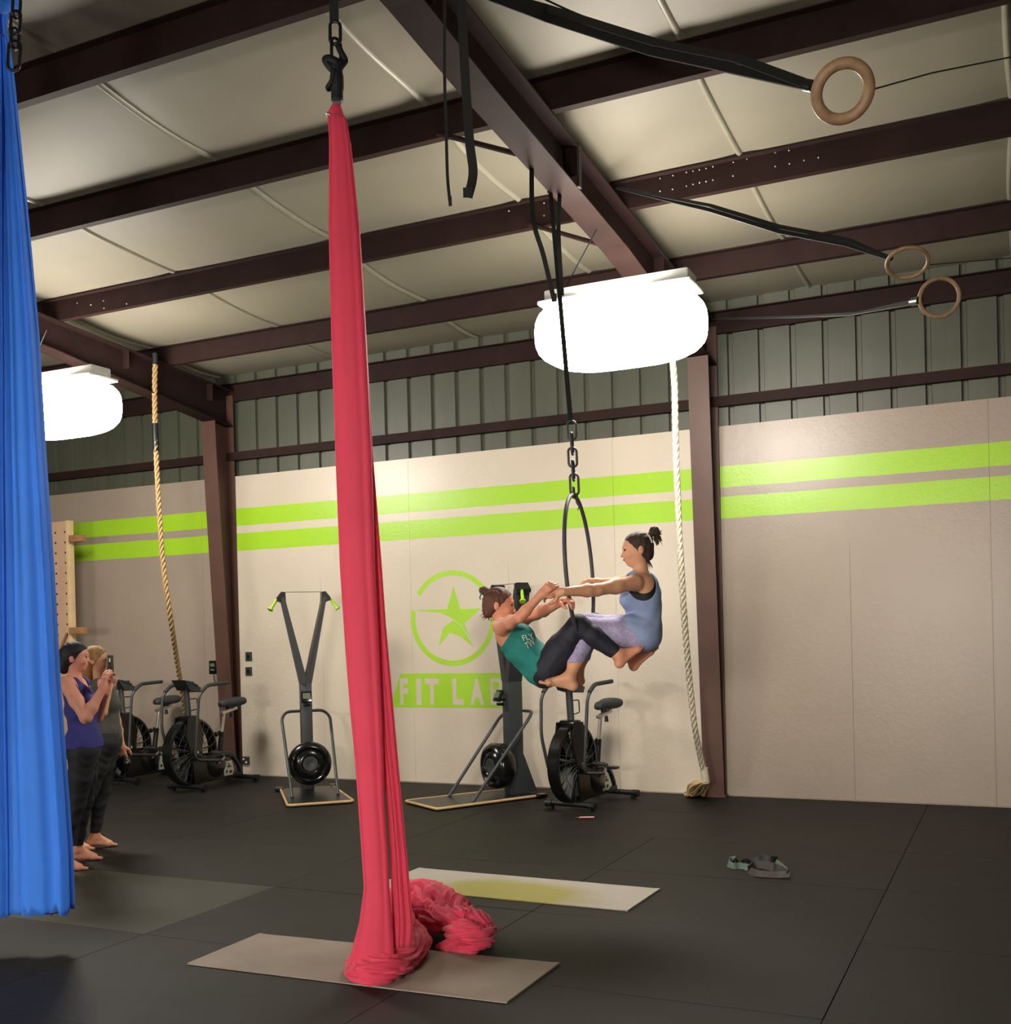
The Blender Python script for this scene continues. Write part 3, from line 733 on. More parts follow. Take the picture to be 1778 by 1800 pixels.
# pink silk
DP = lambda py: 5.42 - .10 * min(1, max(0, (py - 200) / 1400))
top = P(590, 150, DP(150))
pk = thing('aerial_silk', P(640, 1660, 5.3) * 1, 'long pink aerial silk hanging from a chain and trailing onto the taupe mat', 'aerial silk')
pk.location.z = 0; bpy.context.view_layer.update()
def world_part(name, material, t, fn, smooth=False, **kw):
    o = part(name, material, None, fn, smooth, **kw); fix_local(o, t); return o
LT = [(200, 583, 603), (206, 579, 608), (216, 577, 611), (250, 579, 616), (400, 578, 632), (600, 583, 644), (800, 590, 654), (1000, 598, 660), (1150, 608, 668), (1250, 616, 672), (1330, 624, 675), (1400, 629, 676), (1500, 636, 683), (1560, 640, 685), (1620, 632, 690), (1680, 616, 694), (1712, 622, 680)]
RT = [(1000, 648, 672), (1100, 655, 679), (1200, 660, 688), (1300, 668, 697), (1400, 679, 706), (1500, 686, 716), (1560, 688, 721), (1620, 690, 727), (1665, 690, 724)]
RT2 = [(250, 596, 617), (400, 600, 633), (600, 612, 645), (800, 622, 656), (1000, 640, 667), (1200, 656, 684), (1300, 664, 694)]
world_part('left_tail', M['pink'], pk, lambda bm: cloth_bundle(bm, LT, lambda y: DP(y) - .03, 3, 2.2,   .0052, 200, 1712, 170, 150, .03), True)
world_part('right_tail', M['pink'], pk, lambda bm: cloth_bundle(bm, [r for r in RT2 if r[0] < 1000] + RT, lambda y: DP(y) + .012, 11, 6.0, .0075, 250, 1665, 170, 150, .032), True)
def nub(bm):
    pts = [P(591, 184, DP(0)), P(590, 196, DP(0)), P(591, 210, DP(0)), P(593, 226, DP(0)), P(595, 240, DP(0))]
    r = [.018, .036, .043, .040, .042]
    rings = []
    for p, rr in zip(smooth_path(pts, 5), np.interp(np.linspace(0, 4, 21), range(5), r)):
        rings.append([bm.verts.new(p + CAM_R * math.cos(a) * (rr + .002 * math.sin(7 * a)) + CAM_F * math.sin(a) * rr * .7) for a in [2 * PI * k / 28 for k in range(28)]])
    for A, B in zip(rings, rings[1:]):
        for k in range(28): bm.faces.new((A[k], A[(k + 1) % 28], B[(k + 1) % 28], B[k]))
    bm.faces.new(rings[0]); bm.faces.new(rings[-1])
world_part('knot', M['pink'], pk, nub, True)
def fold(name, pts, rad, seed, folds=6, amp=.30, flat=.7):
    world_part(name, M['pink'], pk, lambda bm: crumple(bm, [PZ(*q) for q in pts], rad, seed, folds, amp, flat=flat), True)
fold('pooled_end', [(624, 1688, .05), (640, 1702, .05), (668, 1700, .07), (700, 1680, .08), (722, 1656, .07), (716, 1620, .05)], [.04, .08, .095, .095, .09, .05], 4)
fold('pooled_fold', [(622, 1694, .02), (645, 1716, .03), (672, 1712, .035), (702, 1696, .035), (730, 1672, .03)], [.03, .05, .06, .06, .03], 9, 4)
fold('pooled_fold', [(688, 1662, .12), (700, 1636, .13), (700, 1606, .12), (710, 1580, .08)], [.05, .07, .08, .05], 14, 5)
fold('trailing_end', [(706, 1606, .09), (714, 1580, .14), (742, 1574, .16), (772, 1590, .14), (796, 1606, .12), (822, 1622, .09)], [.07, .105, .115, .115, .11, .07], 8, 5)
fold('trailing_fold', [(716, 1590, .10), (742, 1606, .10), (768, 1614, .10), (800, 1616, .12), (832, 1622, .11), (848, 1642, .08)], [.06, .085, .09, .085, .085, .05], 15, 5)
fold('trailing_fold', [(706, 1640, .04), (735, 1634, .05), (757, 1620, .08), (782, 1598, .14), (796, 1590, .13)], [.05, .065, .075, .07, .03], 19, 4)
fold('trailing_fold', [(768, 1665, .010), (798, 1660, .035), (828, 1654, .06), (848, 1636, .08), (842, 1612, .08)], [.012, .05, .075, .07, .03], 22, 4)
fold('trailing_fold', [(798, 1628, .07), (818, 1640, .09), (840, 1650, .07), (850, 1658, .03)], [.06, .08, .075, .04], 27, 5)

# rigging of the pink silk
rg = thing('rigging', P(592, 184, 5.42), 'black strap, chain links and webbing loop that carry the pink silk', 'rigging')
bpy.context.view_layer.update()
D0 = 5.42
ztop = 5.17
def toptap(bm):
    a = P(588, 40, D0); b = a + Vector((0, 0, ztop - a.z)); strap_path(bm, [b, a + Vector((0, 0, .1)), a], .045, .012)
world_part('hanging_strap', M['strap'], rg, toptap)
world_part('anchor_beam', M['steel'], rg, lambda bm: bx(bm, (P(588, 40, D0).x, (P(588, 40, D0).y + 5.05) / 2 + .0, ztop + .03), (.10, 5.2 - P(588, 40, D0).y + .1, .05)))
for (y0, y1, xc_, tilt) in ((38, 78, 589.5, 0), (68, 108, 591, 1)):
    c = P(xc_, (y0 + y1) / 2, D0)
    world_part('chain_link', M['black'], rg, lambda bm: link_loop(bm, c, (0, 0, 1), CAM_R if not tilt else CAM_R + CAM_F * .8, (y1 - y0) / FPX * D0, .052, .0085), True)
def webbing(bm):
    Q = lambda x, y, d=0: P(540 + x / 4.5, y / 4.5, D0 + d)
    strap_path(bm, smooth_path([Q(236, 330), Q(262, 400), Q(300, 470), Q(292, 500), Q(262, 540), Q(240, 600)], 6), .030, .006)
    strap_path(bm, smooth_path([Q(300, 470, .01), Q(250, 490, -.02), Q(180, 462, -.03), Q(145, 470, -.02), Q(165, 510, -.01), Q(215, 570), Q(235, 620)], 6), .035, .008)
    strap_path(bm, smooth_path([Q(215, 540, -.03), Q(190, 640, -.03), Q(160, 690, -.02), Q(175, 712, 0), Q(205, 670, .01), Q(230, 610, 0)], 6), .018, .006)
    tube(bm, smooth_path([Q(235, 500), Q(235, 600), Q(238, 700), Q(238, 800)], 6), [.030] * 6 + [.034] * 7 + [.030] * 6, 12)
world_part('webbing_loop', M['strap'], rg, webbing, True)
world_part('carabiner', M['chrome'], rg, lambda bm: (link_loop(bm, P(592, 180, D0), (0, 0, 1), CAM_R, .055, .034, .005), link_loop(bm, P(590, 212, D0), CAM_U * .6 - CAM_R * .75, CAM_F, .115, .045, .0045)), True)

# blue silk
DB = lambda py: 6.25
bk = thing('aerial_silk', (P(0, 1600, 6.05).x, P(0, 1600, 6.05).y, 0), 'wide bright blue aerial silk hanging in a loop at the left edge', 'aerial silk')
bpy.context.view_layer.update()
BT = [(10, -18, 12), (40, -16, 9), (100, -24, 17), (195, -34, 28), (375, -62, 47), (590, -88, 68), (800, -108, 82), (1000, -126, 96), (1200, -142, 107), (1400, -158, 122), (1500, -165, 129), (1585, -168, 131)]
world_part('outer_layer', M['blue'], bk, lambda bm: cloth_bundle(bm, BT, lambda y: 6.05, 21, 4.6, .034, 12, 1592, 170, 260, .075, hem=.10, drift=1.4), True)
world_part('right_fold', M['blue'], bk, lambda bm: cloth_bundle(bm, [(r[0], r[2] - (r[2] - r[1]) * .30, r[2] - 3 - (r[2] - r[1]) * .02) for r in BT], lambda y: 5.98, 25, 1.9, .022, 60, 1600, 150, 120, .05, hem=.10), True)
world_part('centre_fold', M['blue'], bk, lambda bm: cloth_bundle(bm, [(r[0], r[1] + (r[2] - r[1]) * .34, r[1] + (r[2] - r[1]) * .62) for r in BT], lambda y: 5.95, 31, 2.6, .022, 60, 1604, 150, 120, .045, hem=.10), True)
world_part('back_layer', M['blue'], bk, lambda bm: cloth_bundle(bm, [(r[0], r[1] + 4, r[2] - 6) for r in BT], lambda y: 6.13, 27, 5, .012, 60, 1575, 120, 160, .04, hem=.05), True)
world_part('knot', M['blue'], bk, lambda bm: crumple(bm, [P(-14, 4, 6.0), P(2, 8, 5.95), P(20, 2, 6.0), P(30, -8, 6.05)], [.03, .045, .045, .03], 5, 5, .3, n=30, zmin=-1, flat=.9), True)
bg = thing('rigging', P(5, 0, 6.05), 'black chain hanging down beside the top of the blue silk', 'rigging')
bpy.context.view_layer.update()
cz_ = P(6, 0, 6.05)
world_part('hanging_strap', M['strap'], bg, lambda bm: strap_path(bm, [Vector((cz_.x, cz_.y, 5.2)), cz_ + Vector((0, 0, -.03))], .045, .01))
world_part('anchor_beam', M['steel'], bg, lambda bm: bx(bm, (cz_.x, cz_.y, 5.22), (.08, .16, .05)))
for k, (x_, y_, h_) in enumerate(((29, 12, 40), (27.5, 40, 40), (26.5, 68, 34), (25, 98, 50))):
    world_part('chain_link', M['black'], bg, lambda bm: link_loop(bm, P(x_, y_, 5.9), CAM_U - CAM_R * -.05, CAM_R if k % 2 == 1 or k == 3 else CAM_F + CAM_R * .4, h_ / FPX * 6.15, .052 if k < 3 else .066, .0085), True)

# ================================================================== ROPES
def twisted_rope(bm, pts, r, pitch, strands=3, n=7):
    pts = [Vector(p) for p in pts]; lens = [0]
    for a, b in zip(pts, pts[1:]): lens.append(lens[-1] + (b - a).length)
    total = lens[-1]; N = max(60, int(total / pitch * 12))
    P3 = np.array([tuple(p) for p in pts]); S = np.linspace(0, total, N)
    C = np.stack([np.interp(S, lens, P3[:, i]) for i in range(3)], 1)
    for s in range(strands):
        sp = []
        for i in range(N):
            c = Vector(C[i]); t = Vector(C[min(i + 1, N - 1)] - C[max(i - 1, 0)]).normalized(); a, b = frame_at(t, Vector((0, 1, 0)))
            ph = 2 * PI * (S[i] / pitch + s / strands); sp.append(c + a * math.cos(ph) * r * .6 + b * math.sin(ph) * r * .6)
        tube(bm, sp, r * .46, n, up=Vector((0, 1, 0)))
def braided_rope(bm, pts, r, pitch):
    twisted_rope(bm, pts, r, pitch, 4, 6)
    twisted_rope(bm, [p for p in pts], r, -pitch, 4, 6)
tr = thing('climbing_rope', (-8.5, 10.3, 0), 'thin tan twisted climbing rope hanging in front of the left wall', 'rope')
bpy.context.view_layer.update()
ra = PX(273, 640, -8.62); path = [ra, P(272, 690, 12.15), P(274, 780, 12.1), P(279, 880, 12.05), P(287, 990, 12.0), P(299, 1080, 12.0), P(311, 1160, 12.35), P(324, 1240, 12.8), P(338, 1330, 13.3), P(341, 1345, 13.35)]
world_part('rope', M['rope_t'], tr, lambda bm: twisted_rope(bm, smooth_path(path, 4), .029, .2), True)
world_part('dark_sleeve', M['black'], tr, lambda bm: (tube(bm, [P(272.5, 745, 12.12), P(274.5, 795, 12.1)], .036, 10), tube(bm, [P(340, 1338, 13.33), P(341, 1350, 13.36)], .034, 10)))  # black sleeve high on the rope, black binding at its end
world_part('rafter_sling', M['strap'], tr, lambda bm: tube(bm, [ra + Vector((0, 0, .12)), ra], .03, 8))
wr = thing('climbing_rope', (-2.95, 10.35, 0), 'thick white braided climbing rope hanging beside the right column', 'rope')
bpy.context.view_layer.update()
path = [P(1178, 585, 9.5), P(1186, 670, 9.5), P(1188, 760, 9.52), P(1192, 880, 9.6), P(1198, 1000, 9.7), P(1206, 1120, 9.9), P(1215, 1220, 10.05), P(1222, 1280, 10.15), P(1232, 1330, 10.3), P(1239, 1362, 10.38)]
wp_ = smooth_path(path, 4)
world_part('rope', M['rope_w'], wr, lambda bm: braided_rope(bm, wp_, .029, .26), True)
world_part('taped_end', M['rope_w'], wr, lambda bm: tube(bm, [P(1238, 1350, 10.36), P(1241, 1376, 10.38)], [.036, .040], 12))
def fray(bm):
    rng = random.Random(3)
    for k in range(70):
        a = P(1240, 1374, 10.36) + Vector((rng.uniform(-.02, .02), rng.uniform(-.02, .02), 0)); e = PZ(rng.uniform(1208, 1240), rng.uniform(1390, 1399), .015 + rng.random() * .02)
        mid = a.lerp(e, .5) + Vector((rng.uniform(-.05, .05), rng.uniform(-.05, .02), rng.uniform(-.0, .05)))
        pts = smooth_path([a, mid, e, e + Vector((rng.uniform(-.04, .03), rng.uniform(-.03, .03), rng.uniform(0, .02)))], 5)
        tube(bm, [Vector((p.x, p.y, max(p.z, .012))) for p in pts], .0085, 5)
world_part('frayed_end', M['rope_f'], wr, fray, True, kind='stuff')
a0 = wp_[0]
world_part('rafter_sling', M['strap'], wr, lambda bm: tube(bm, [Vector((a0.x, a0.y, roof_z(a0.y) - .3)), a0], .03, 8))

# ================================================================== HOOP
HC = P(1019.5, 1001, 6.65); RH = .452
ha = (CAM_R * -10 + CAM_U * 130); ha.normalize()
bx_ = -32 / FPX * 6.65; by_ = -3 / FPX * 6.65
hb = CAM_R * bx_ + CAM_U * by_ - CAM_F * math.sqrt(max(0, RH ** 2 - bx_ ** 2 - by_ ** 2)); hb = hb - hb.dot(ha) * ha; hb.normalize()
def hoop_pt(a, r=RH): return HC + ha * math.cos(a) * r + hb * math.sin(a) * r
hp = thing('aerial_hoop', HC - ha * RH, 'dark taped steel hoop in which the seated woman sits', 'aerial hoop')
bpy.context.view_layer.update()
world_part('ring', M['hoop'], hp, lambda bm: tube(bm, [hoop_pt(2 * PI * k / 96) for k in range(96)], .0125, 12, closed=True, up=ha.cross(hb)), True)
world_part('top_lug', M['hoop'], hp, lambda bm: (tube(bm, [hoop_pt(a, RH + .002) for a in (-.10, 0, .10)], .019, 10), link_loop(bm, hoop_pt(0, RH + .022), ha, hb, .06, .035, .006)), True)
world_part('loose_thread', M['hoop'], hp, lambda bm: tube(bm, smooth_path([P(1011, 874, 6.65), P(1014, 885, 6.6), P(1018, 890, 6.62), P(1016, 897, 6.62)], 4), .003, 5), True)
hg = thing('rigging', P(1009, 866, 6.66), 'black chain and strap carrying the hoop under the bright lamp', 'rigging')
bpy.context.view_layer.update()
cl = [(743, 770, 1005.5), (764, 796, 1006, ), (790, 818, 1007), (812, 842, 1008), (836, 867, 1010)]
for k, (y0, y1, x_) in enumerate(cl):
    world_part('chain_link', M['darkgrey'], hg, lambda bm: link_loop(bm, P(x_, (y0 + y1) / 2, 6.67), CAM_U + CAM_R * -.06, CAM_R if k % 2 == 0 else CAM_F + CAM_R * .25, (y1 - y0 + 6) / FPX * 6.67, .052, .0075), True)
sl_top = PX(968, 335, -2.86)
world_part('hanging_strap', M['strap'], hg, lambda bm: strap_path(bm, [sl_top + Vector((.1, 0, .02)), sl_top, sl_top.lerp(P(1004, 745, 6.68), .5), P(1004, 745, 6.68)], .03, .004))
world_part('rafter_wrap', M['strap'], hg, lambda bm: strap_path(bm, [sl_top + Vector((-.0, 0, .28)), sl_top + Vector((-.012, 0, -.02)), sl_top + Vector((.22, 0, -.02)), sl_top + Vector((.22, 0, .28))], .05, .006, side=Vector((0, 1, 0))))

# loose straps hanging from the rafters
def loose_strap(label, pts, wd, grp=None):
    t = thing('hanging_strap', pts[0], label, 'strap', group=grp); bpy.context.view_layer.update()
    world_part('webbing', M['strap'], t, lambda bm: strap_path(bm, smooth_path(pts, 6), wd, .004))
    world_part('stitched_end', M['strap'], t, lambda bm: strap_path(bm, [Vector(pts[-1]) + Vector((0, 0, .05)), Vector(pts[-1])], wd * 1.02, .008))
    return t
def ras(px, py): return PX(px, py, -2.87)
loose_strap('wide black strap dangling from the rafter right of the pink silk', [P(806, -60, 5.62), P(812, 20, 5.64), P(819, 150, 5.66), P(826, 250, 5.66), P(832, 305, 5.66), P(823, 347, 5.64)], .048)
loose_strap('thin black strap dangling from the rafter right of the pink silk', [P(782, -60, 5.62), P(782, 40, 5.64), P(782, 140, 5.65), P(785, 240, 5.65), P(787, 310, 5.65), P(792, 362, 5.63)], .016)
loose_strap('short black strap slanting down to the glaring lamp above the hoop', [ras(936, 300) + Vector((0, 0, .1)), P(937, 380, 6.9), P(956, 450, 6.9), P(975, 530, 6.9)], .030)
loose_strap('thin black strap hanging just left of the glaring lamp above the hoop', [ras(986, 350) + Vector((0, 0, .1)), P(982, 400, 7.1), P(986, 480, 7.1), P(988, 520, 7.1)], .028)

# ================================================================== GYM RINGS
def gym_ring(c, nrm, r, tr_, label, strap_pts, strap_w, cord_pts, two=0.0):
    t = thing('gymnastic_ring', c, label, 'gym ring', group='wooden gym rings pulled aside under the roof'); bpy.context.view_layer.update()
    n_ = Vector(nrm).normalized(); a, b = frame_at(n_)
    world_part('ring', M['ring'], t, lambda bm: tube(bm, [c + a * math.cos(2 * PI * k / 48) * r + b * math.sin(2 * PI * k / 48) * r for k in range(48)], tr_, 12, closed=True, up=n_), True)
    world_part('strap', M['strap'], t, lambda bm: (strap_path(bm, strap_pts, strap_w, .006), strap_path(bm, [q + Vector((0, 0, two)) if 0 < i < len(strap_pts) - 1 else q for i, q in enumerate(strap_pts)], strap_w * .9, .006) if two else None))
    world_part('buckle', M['black'], t, lambda bm: tube(bm, [strap_pts[-1].lerp(strap_pts[-2], .1), strap_pts[-1]], strap_w * .42, 8))
    if cord_pts: world_part('pull_cord', M['black'], t, lambda bm: tube(bm, cord_pts, .0035, 5))
    return t
def face_n(c, kx, ky, kf=1): return CAM_F * kf + CAM_R * kx + CAM_U * ky
c1 = P(1482, 161, 4.15)
gym_ring(c1, face_n(c1, .10, .75, 1), .0975, .0225, 'large wooden gym ring pulled aside near the roof, closest to the camera', [PX(800, -30, -2.655), P(960, 30, 6.2), P(1150, 92, 5.3), P(1300, 124, 4.7), P(1430, 152, 4.25)], .055, [P(1536, 157, 4.15), P(1640, 128, 4.4), P(1800, 96, 4.8)], two=.05)
c2 = P(1596, 462, 6.0)
gym_ring(c2, face_n(c2, .35, 1.9, 1), .107, .0115, 'tan gym ring tilted nearly flat below the third roof beam', [PX(1085, 330, -2.655), P(1250, 370, 6.9), P(1370, 407, 6.6), P(1490, 430, 6.3), P(1568, 455, 6.05)], .028, [P(1628, 466, 6.0), P(1700, 460, 6.2), P(1800, 452, 6.5)], two=.03)
c3 = P(1652, 523, 6.2)
gym_ring(c3, face_n(c3, .25, .15, 1), .106, .012, 'small wooden gym ring hanging upright below the tilted one at far right', [P(1258, 560, 10.3), P(1400, 557, 8.2), P(1500, 552, 7.0), P(1618, 528, 6.22)], .06, [P(1686, 520, 6.2), P(1740, 510, 6.3), P(1800, 505, 6.5)])
ct = thing('cable', P(1050, 20, 6.0), 'thin dark cable running under the roof at upper right', 'cable'); bpy.context.view_layer.update()
world_part('cable_line', M['black'], ct, lambda bm: tube(bm, smooth_path([P(930, -15, 6.0), P(1000, 18, 6.0), P(1080, 50, 6.0), P(1150, 76, 6.05), P(1230, 118, 6.1)], 5), .006, 6))

# ================================================================== FLOOR THINGS
def ymat(corners, material, label, th=.006):
    A, B, C_, D_ = [Vector(c) for c in corners]; c = (A + B + C_ + D_) / 4; c.z = 0
    t = thing('yoga_mat', c, label, 'yoga mat', group='yoga mats')
    def f(bm):
        n1, n2 = 40, 14; vt = []; 
        for j in range(n2 + 1):
            row = []
            for i in range(n1 + 1):
                p = A.lerp(B, i / n1).lerp(D_.lerp(C_, i / n1), j / n2) - c
                e = min(i, n1 - i, j, n2 - j)
                row.append(bm.verts.new((p.x, p.y, th + .0015 + .0012 * noise.noise(Vector((p.x * 5, p.y * 5, th * 100))) + (.003 if (i in (0, n1) and e == 0) else 0))))
            vt.append(row)
        for R1, R2 in zip(vt, vt[1:]):
            for k in range(n1): bm.faces.new((R1[k], R1[k + 1], R2[k + 1], R2[k]))
        r = bmesh.ops.extrude_face_region(bm, geom=bm.faces[:]); 
        for v in r['geom']:
            if isinstance(v, bmesh.types.BMVert): v.co.z = .001
    part('mat_sheet', material, t, f, smooth=False)
    return t
ymat([(-3.93, 4.385, 0), (-2.13, 4.445, 0), (-2.13, 5.07, 0), (-3.93, 4.98, 0)], M['mat1'], 'taupe yoga mat under the end of the pink silk')
m2 = mat('white_and_yellow_mat', 'a29b91', 0.6, var=0.05, scale=5, bump=.1, bscale=150, spec=.4)
nt = m2.node_tree; b_ = nt.nodes['Principled BSDF']; src = b_.inputs['Base Color'].links[0].from_socket
tc = nt.nodes.new('ShaderNodeTexCoord'); mp = nt.nodes.new('ShaderNodeMapping'); mp.inputs['Scale'].default_value = (1.45, 2.6, 1); mp.inputs['Location'].default_value = (-.02, 0.35, 0)
gr = nt.nodes.new('ShaderNodeTexGradient'); gr.gradient_type = 'SPHERICAL'; nt.links.new(tc.outputs['Object'], mp.inputs[0])
nz = nt.nodes.new('ShaderNodeTexNoise'); nz.inputs['Scale'].default_value = 3.0; nz.inputs['Detail'].default_value = 6; nt.links.new(tc.outputs['Object'], nz.inputs['Vector'])
vm = nt.nodes.new('ShaderNodeVectorMath'); vm.operation = 'MULTIPLY_ADD'; vm.inputs[1].default_value = (.5, .5, 0); nt.links.new(nz.outputs[1], vm.inputs[0]); nt.links.new(mp.outputs[0], vm.inputs[2])
sb = nt.nodes.new('ShaderNodeVectorMath'); sb.operation = 'SUBTRACT'; sb.inputs[1].default_value = (.25, .25, 0); nt.links.new(vm.outputs[0], sb.inputs[0]); nt.links.new(sb.outputs[0], gr.inputs[0])
rp = nt.nodes.new('ShaderNodeValToRGB'); rp.color_ramp.elements[0].position = .0; rp.color_ramp.elements[1].position = .42; nt.links.new(gr.outputs[0], rp.inputs[0])
mx = nt.nodes.new('ShaderNodeMix'); mx.data_type = 'RGBA'; nt.links.new(rp.outputs[0], mx.inputs[0]); nt.links.new(src, mx.inputs[6]); mx.inputs[7].default_value = hexc('8f8848'); nt.links.new(mx.outputs[2], b_.inputs['Base Color'])
ymat([(-3.93, 6.17, 0), (-2.14, 6.16, 0), (-2.12, 6.745, 0), (-3.92, 6.785, 0)], m2, 'pale yoga mat with a yellow painted middle')

# heap of grips and straps on the floor at right
hs_ = thing('grip_straps', (-1.667, 7.60, 0), 'small heap of dark leather grips and grey-green webbing on the floor', 'straps'); bpy.context.view_layer.update()
Z = lambda x, y, z=.012: PZ(1270 + x / 13.68, 1490 + y / 13.68, z)
world_part('webbing_loop', M['teal'], hs_, lambda bm: strap_path(bm, smooth_path([Z(330, 270, .03), Z(190, 300, .02), Z(160, 380, .02), Z(260, 440, .02), Z(400, 440, .02), Z(560, 460, .02), Z(640, 500, .015)], 6), .045, .008, side=Vector((.2, .5, .8))))
world_part('leather_grip', M['grip_l'], hs_, lambda bm: strap_path(bm, smooth_path([Z(640, 540), Z(800, 430, .03), Z(1000, 420, .04), Z(1200, 470, .04), Z(1350, 520, .03), Z(1560, 640, .03)], 6), .06, .01, side=Vector((.1, .6, .8))))
world_part('leather_grip', M['grip_l'], hs_, lambda bm: strap_path(bm, smooth_path([Z(660, 560), Z(860, 630, .02), Z(1100, 650, .02), Z(1380, 660, .02), Z(1640, 650, .03)], 6), .055, .01, side=Vector((.1, .8, .6))))
world_part('leather_flap', M['strap'], hs_, lambda bm: strap_path(bm, smooth_path([Z(600, 370, .02), Z(820, 330, .05), Z(1000, 290, .06), Z(1200, 330, .05), Z(1320, 340, .03)], 6), .07, .012, side=Vector((.0, .7, .7))))
world_part('metal_buckle', M['teal'], hs_, lambda bm: strap_path(bm, [Z(1300, 340, .05), Z(1420, 430, .05), Z(1560, 560, .04)], .035, .01, side=Vector((0, .8, .6))))
world_part('velcro_end', M['strap'], hs_, lambda bm: (strap_path(bm, [Z(260, 350, .03), Z(330, 270, .07), Z(370, 350, .03)], .02, .006), strap_path(bm, [Z(480, 340, .03), Z(580, 310, .05), Z(700, 370, .03)], .03, .006)))
rp_ = thing('marker_pen', PZ(1030, 1437, 0), 'small red and white stick on the floor in front of the fan bike', 'pen'); bpy.context.view_layer.update()
world_part('barrel', M['red'], rp_, lambda bm: tube(bm, [PZ(1018, 1437.5, .012), PZ(1045, 1437, .012)], .009, 8))
world_part('cap', M['white'], rp_, lambda bm: tube(bm, [PZ(1020, 1436.6, .021), PZ(1045, 1436, .021)], .004, 6))
world_part('tip', M['black'], rp_, lambda bm: tube(bm, [PZ(1012, 1437.5, .012), PZ(1018, 1437.5, .012)], .008, 8))
# ================================================================== PEOPLE
def hair_shell(H, c, f, sd, u, R, k=0.0):
    q = R / .092
    H.ell(c + u * .005 * q - f * .006 * q, (f, sd, u), (.099 * q, .081 * q, .095 * q), k)
    H.plane(c + f * .030 * q - u * .002 * q, f * .80 - u * .60)
class Field:
    """signed distance grid for smooth bodies and the clothes cut from them"""
    def __init__(s, lo, hi, h):
        s.lo = np.array(lo, float); s.h = h; s.n = np.ceil((np.array(hi) - s.lo) / h).astype(int) + 1
        s.D = np.full(tuple(s.n), 0.3, np.float32)
    def like(s):
        f = Field.__new__(Field); f.lo = s.lo; f.h = s.h; f.n = s.n; f.D = np.full(tuple(s.n), 0.3, np.float32); return f
    def copy(s):
        f = s.like(); f.D = s.D.copy(); return f
    def box(s, lo, hi, m):
        a = np.clip(np.floor((np.array(lo) - m - s.lo) / s.h).astype(int), 0, s.n - 1); b = np.clip(np.ceil((np.array(hi) + m - s.lo) / s.h).astype(int) + 1, 1, s.n)
        sl = tuple(slice(x, y) for x, y in zip(a, b))
        ax = [(s.lo[i] + s.h * np.arange(a[i], b[i])).astype(np.float32) for i in range(3)]
        return sl, ax[0][:, None, None], ax[1][None, :, None], ax[2][None, None, :]
    def add(s, sl, d, k):
        E = s.D[sl]
        if k > 0:
            h = np.clip(.5 + .5 * (E - d) / k, 0, 1); s.D[sl] = E * (1 - h) + d * h - k * h * (1 - h)
        else: s.D[sl] = np.minimum(E, d)
    def cap(s, a, b, ra, rb, k=.02):
        a = np.array(a, float); b = np.array(b, float); r = max(ra, rb); lo = np.minimum(a, b) - r; hi = np.maximum(a, b) + r
        sl, X, Y, Z = s.box(lo, hi, k + 3 * s.h); ab = b - a; L2 = float(ab @ ab) + 1e-12
        t = np.clip(((X - a[0]) * ab[0] + (Y - a[1]) * ab[1] + (Z - a[2]) * ab[2]) / L2, 0, 1)
        d = np.sqrt((X - a[0] - t * ab[0]) ** 2 + (Y - a[1] - t * ab[1]) ** 2 + (Z - a[2] - t * ab[2]) ** 2) - (ra + (rb - ra) * t)
        s.add(sl, d.astype(np.float32), k); return s
    def chain(s, pts, rs, k=.02):
        for p, q, r0, r1 in zip(pts, pts[1:], rs, rs[1:]): s.cap(p, q, r0, r1, k)
        return s
    def ell(s, c, ax, r, k=.02, sub=False):
        """ellipsoid, ax = three unit vectors, r = three radii"""
        c = np.array(c, float); A = np.array([tuple(v) for v in ax], float); r = np.array(r, float); R_ = float(r.max())
        sl, X, Y, Z = s.box(c - R_, c + R_, k + 3 * s.h); X = X - c[0]; Y = Y - c[1]; Z = Z - c[2]
        L = [(X * A[i, 0] + Y * A[i, 1] + Z * A[i, 2]) / r[i] for i in range(3)]
        k0 = np.sqrt(L[0] ** 2 + L[1] ** 2 + L[2] ** 2); k1 = np.sqrt((L[0] / r[0]) ** 2 + (L[1] / r[1]) ** 2 + (L[2] / r[2]) ** 2) + 1e-9
        d = (k0 * (k0 - 1) / k1).astype(np.float32)
        if sub:
            E = s.D[sl]; s.D[sl] = np.maximum(E, -d)
        else: s.add(sl, d, k)
        return s
    def grid(s):
        return [(s.lo[i] + s.h * np.arange(s.n[i])).astype(np.float32).reshape([-1 if j == i else 1 for j in range(3)]) for i in range(3)]
    def plane(s, p, n):
        """keep the side the normal points away from"""
        X, Y, Z = s.grid(); p = Vector(p); n = Vector(n).normalized()
        s.D = np.maximum(s.D, (X - p.x) * n.x + (Y - p.y) * n.y + (Z - p.z) * n.z); return s
    def cyl(s, p, ax, e1, r1, e2, r2, keep=False, side=None):
        """elliptic cylinder along ax: cut away (or keep only) its inside; side = (point, normal) limits it"""
        X, Y, Z = s.grid(); p = Vector(p)
        u = ((X - p.x) * e1.x + (Y - p.y) * e1.y + (Z - p.z) * e1.z) / r1; v = ((X - p.x) * e2.x + (Y - p.y) * e2.y + (Z - p.z) * e2.z) / r2
        q = (np.sqrt(u * u + v * v) - 1) * min(r1, r2)
        if side is not None:
            q = np.maximum(q, -((X - side[0].x) * side[1].x + (Y - side[0].y) * side[1].y + (Z - side[0].z) * side[1].z))
        s.D = np.maximum(s.D, q if keep else -q); return s
    def grow(s, t): s.D = s.D - t; return s
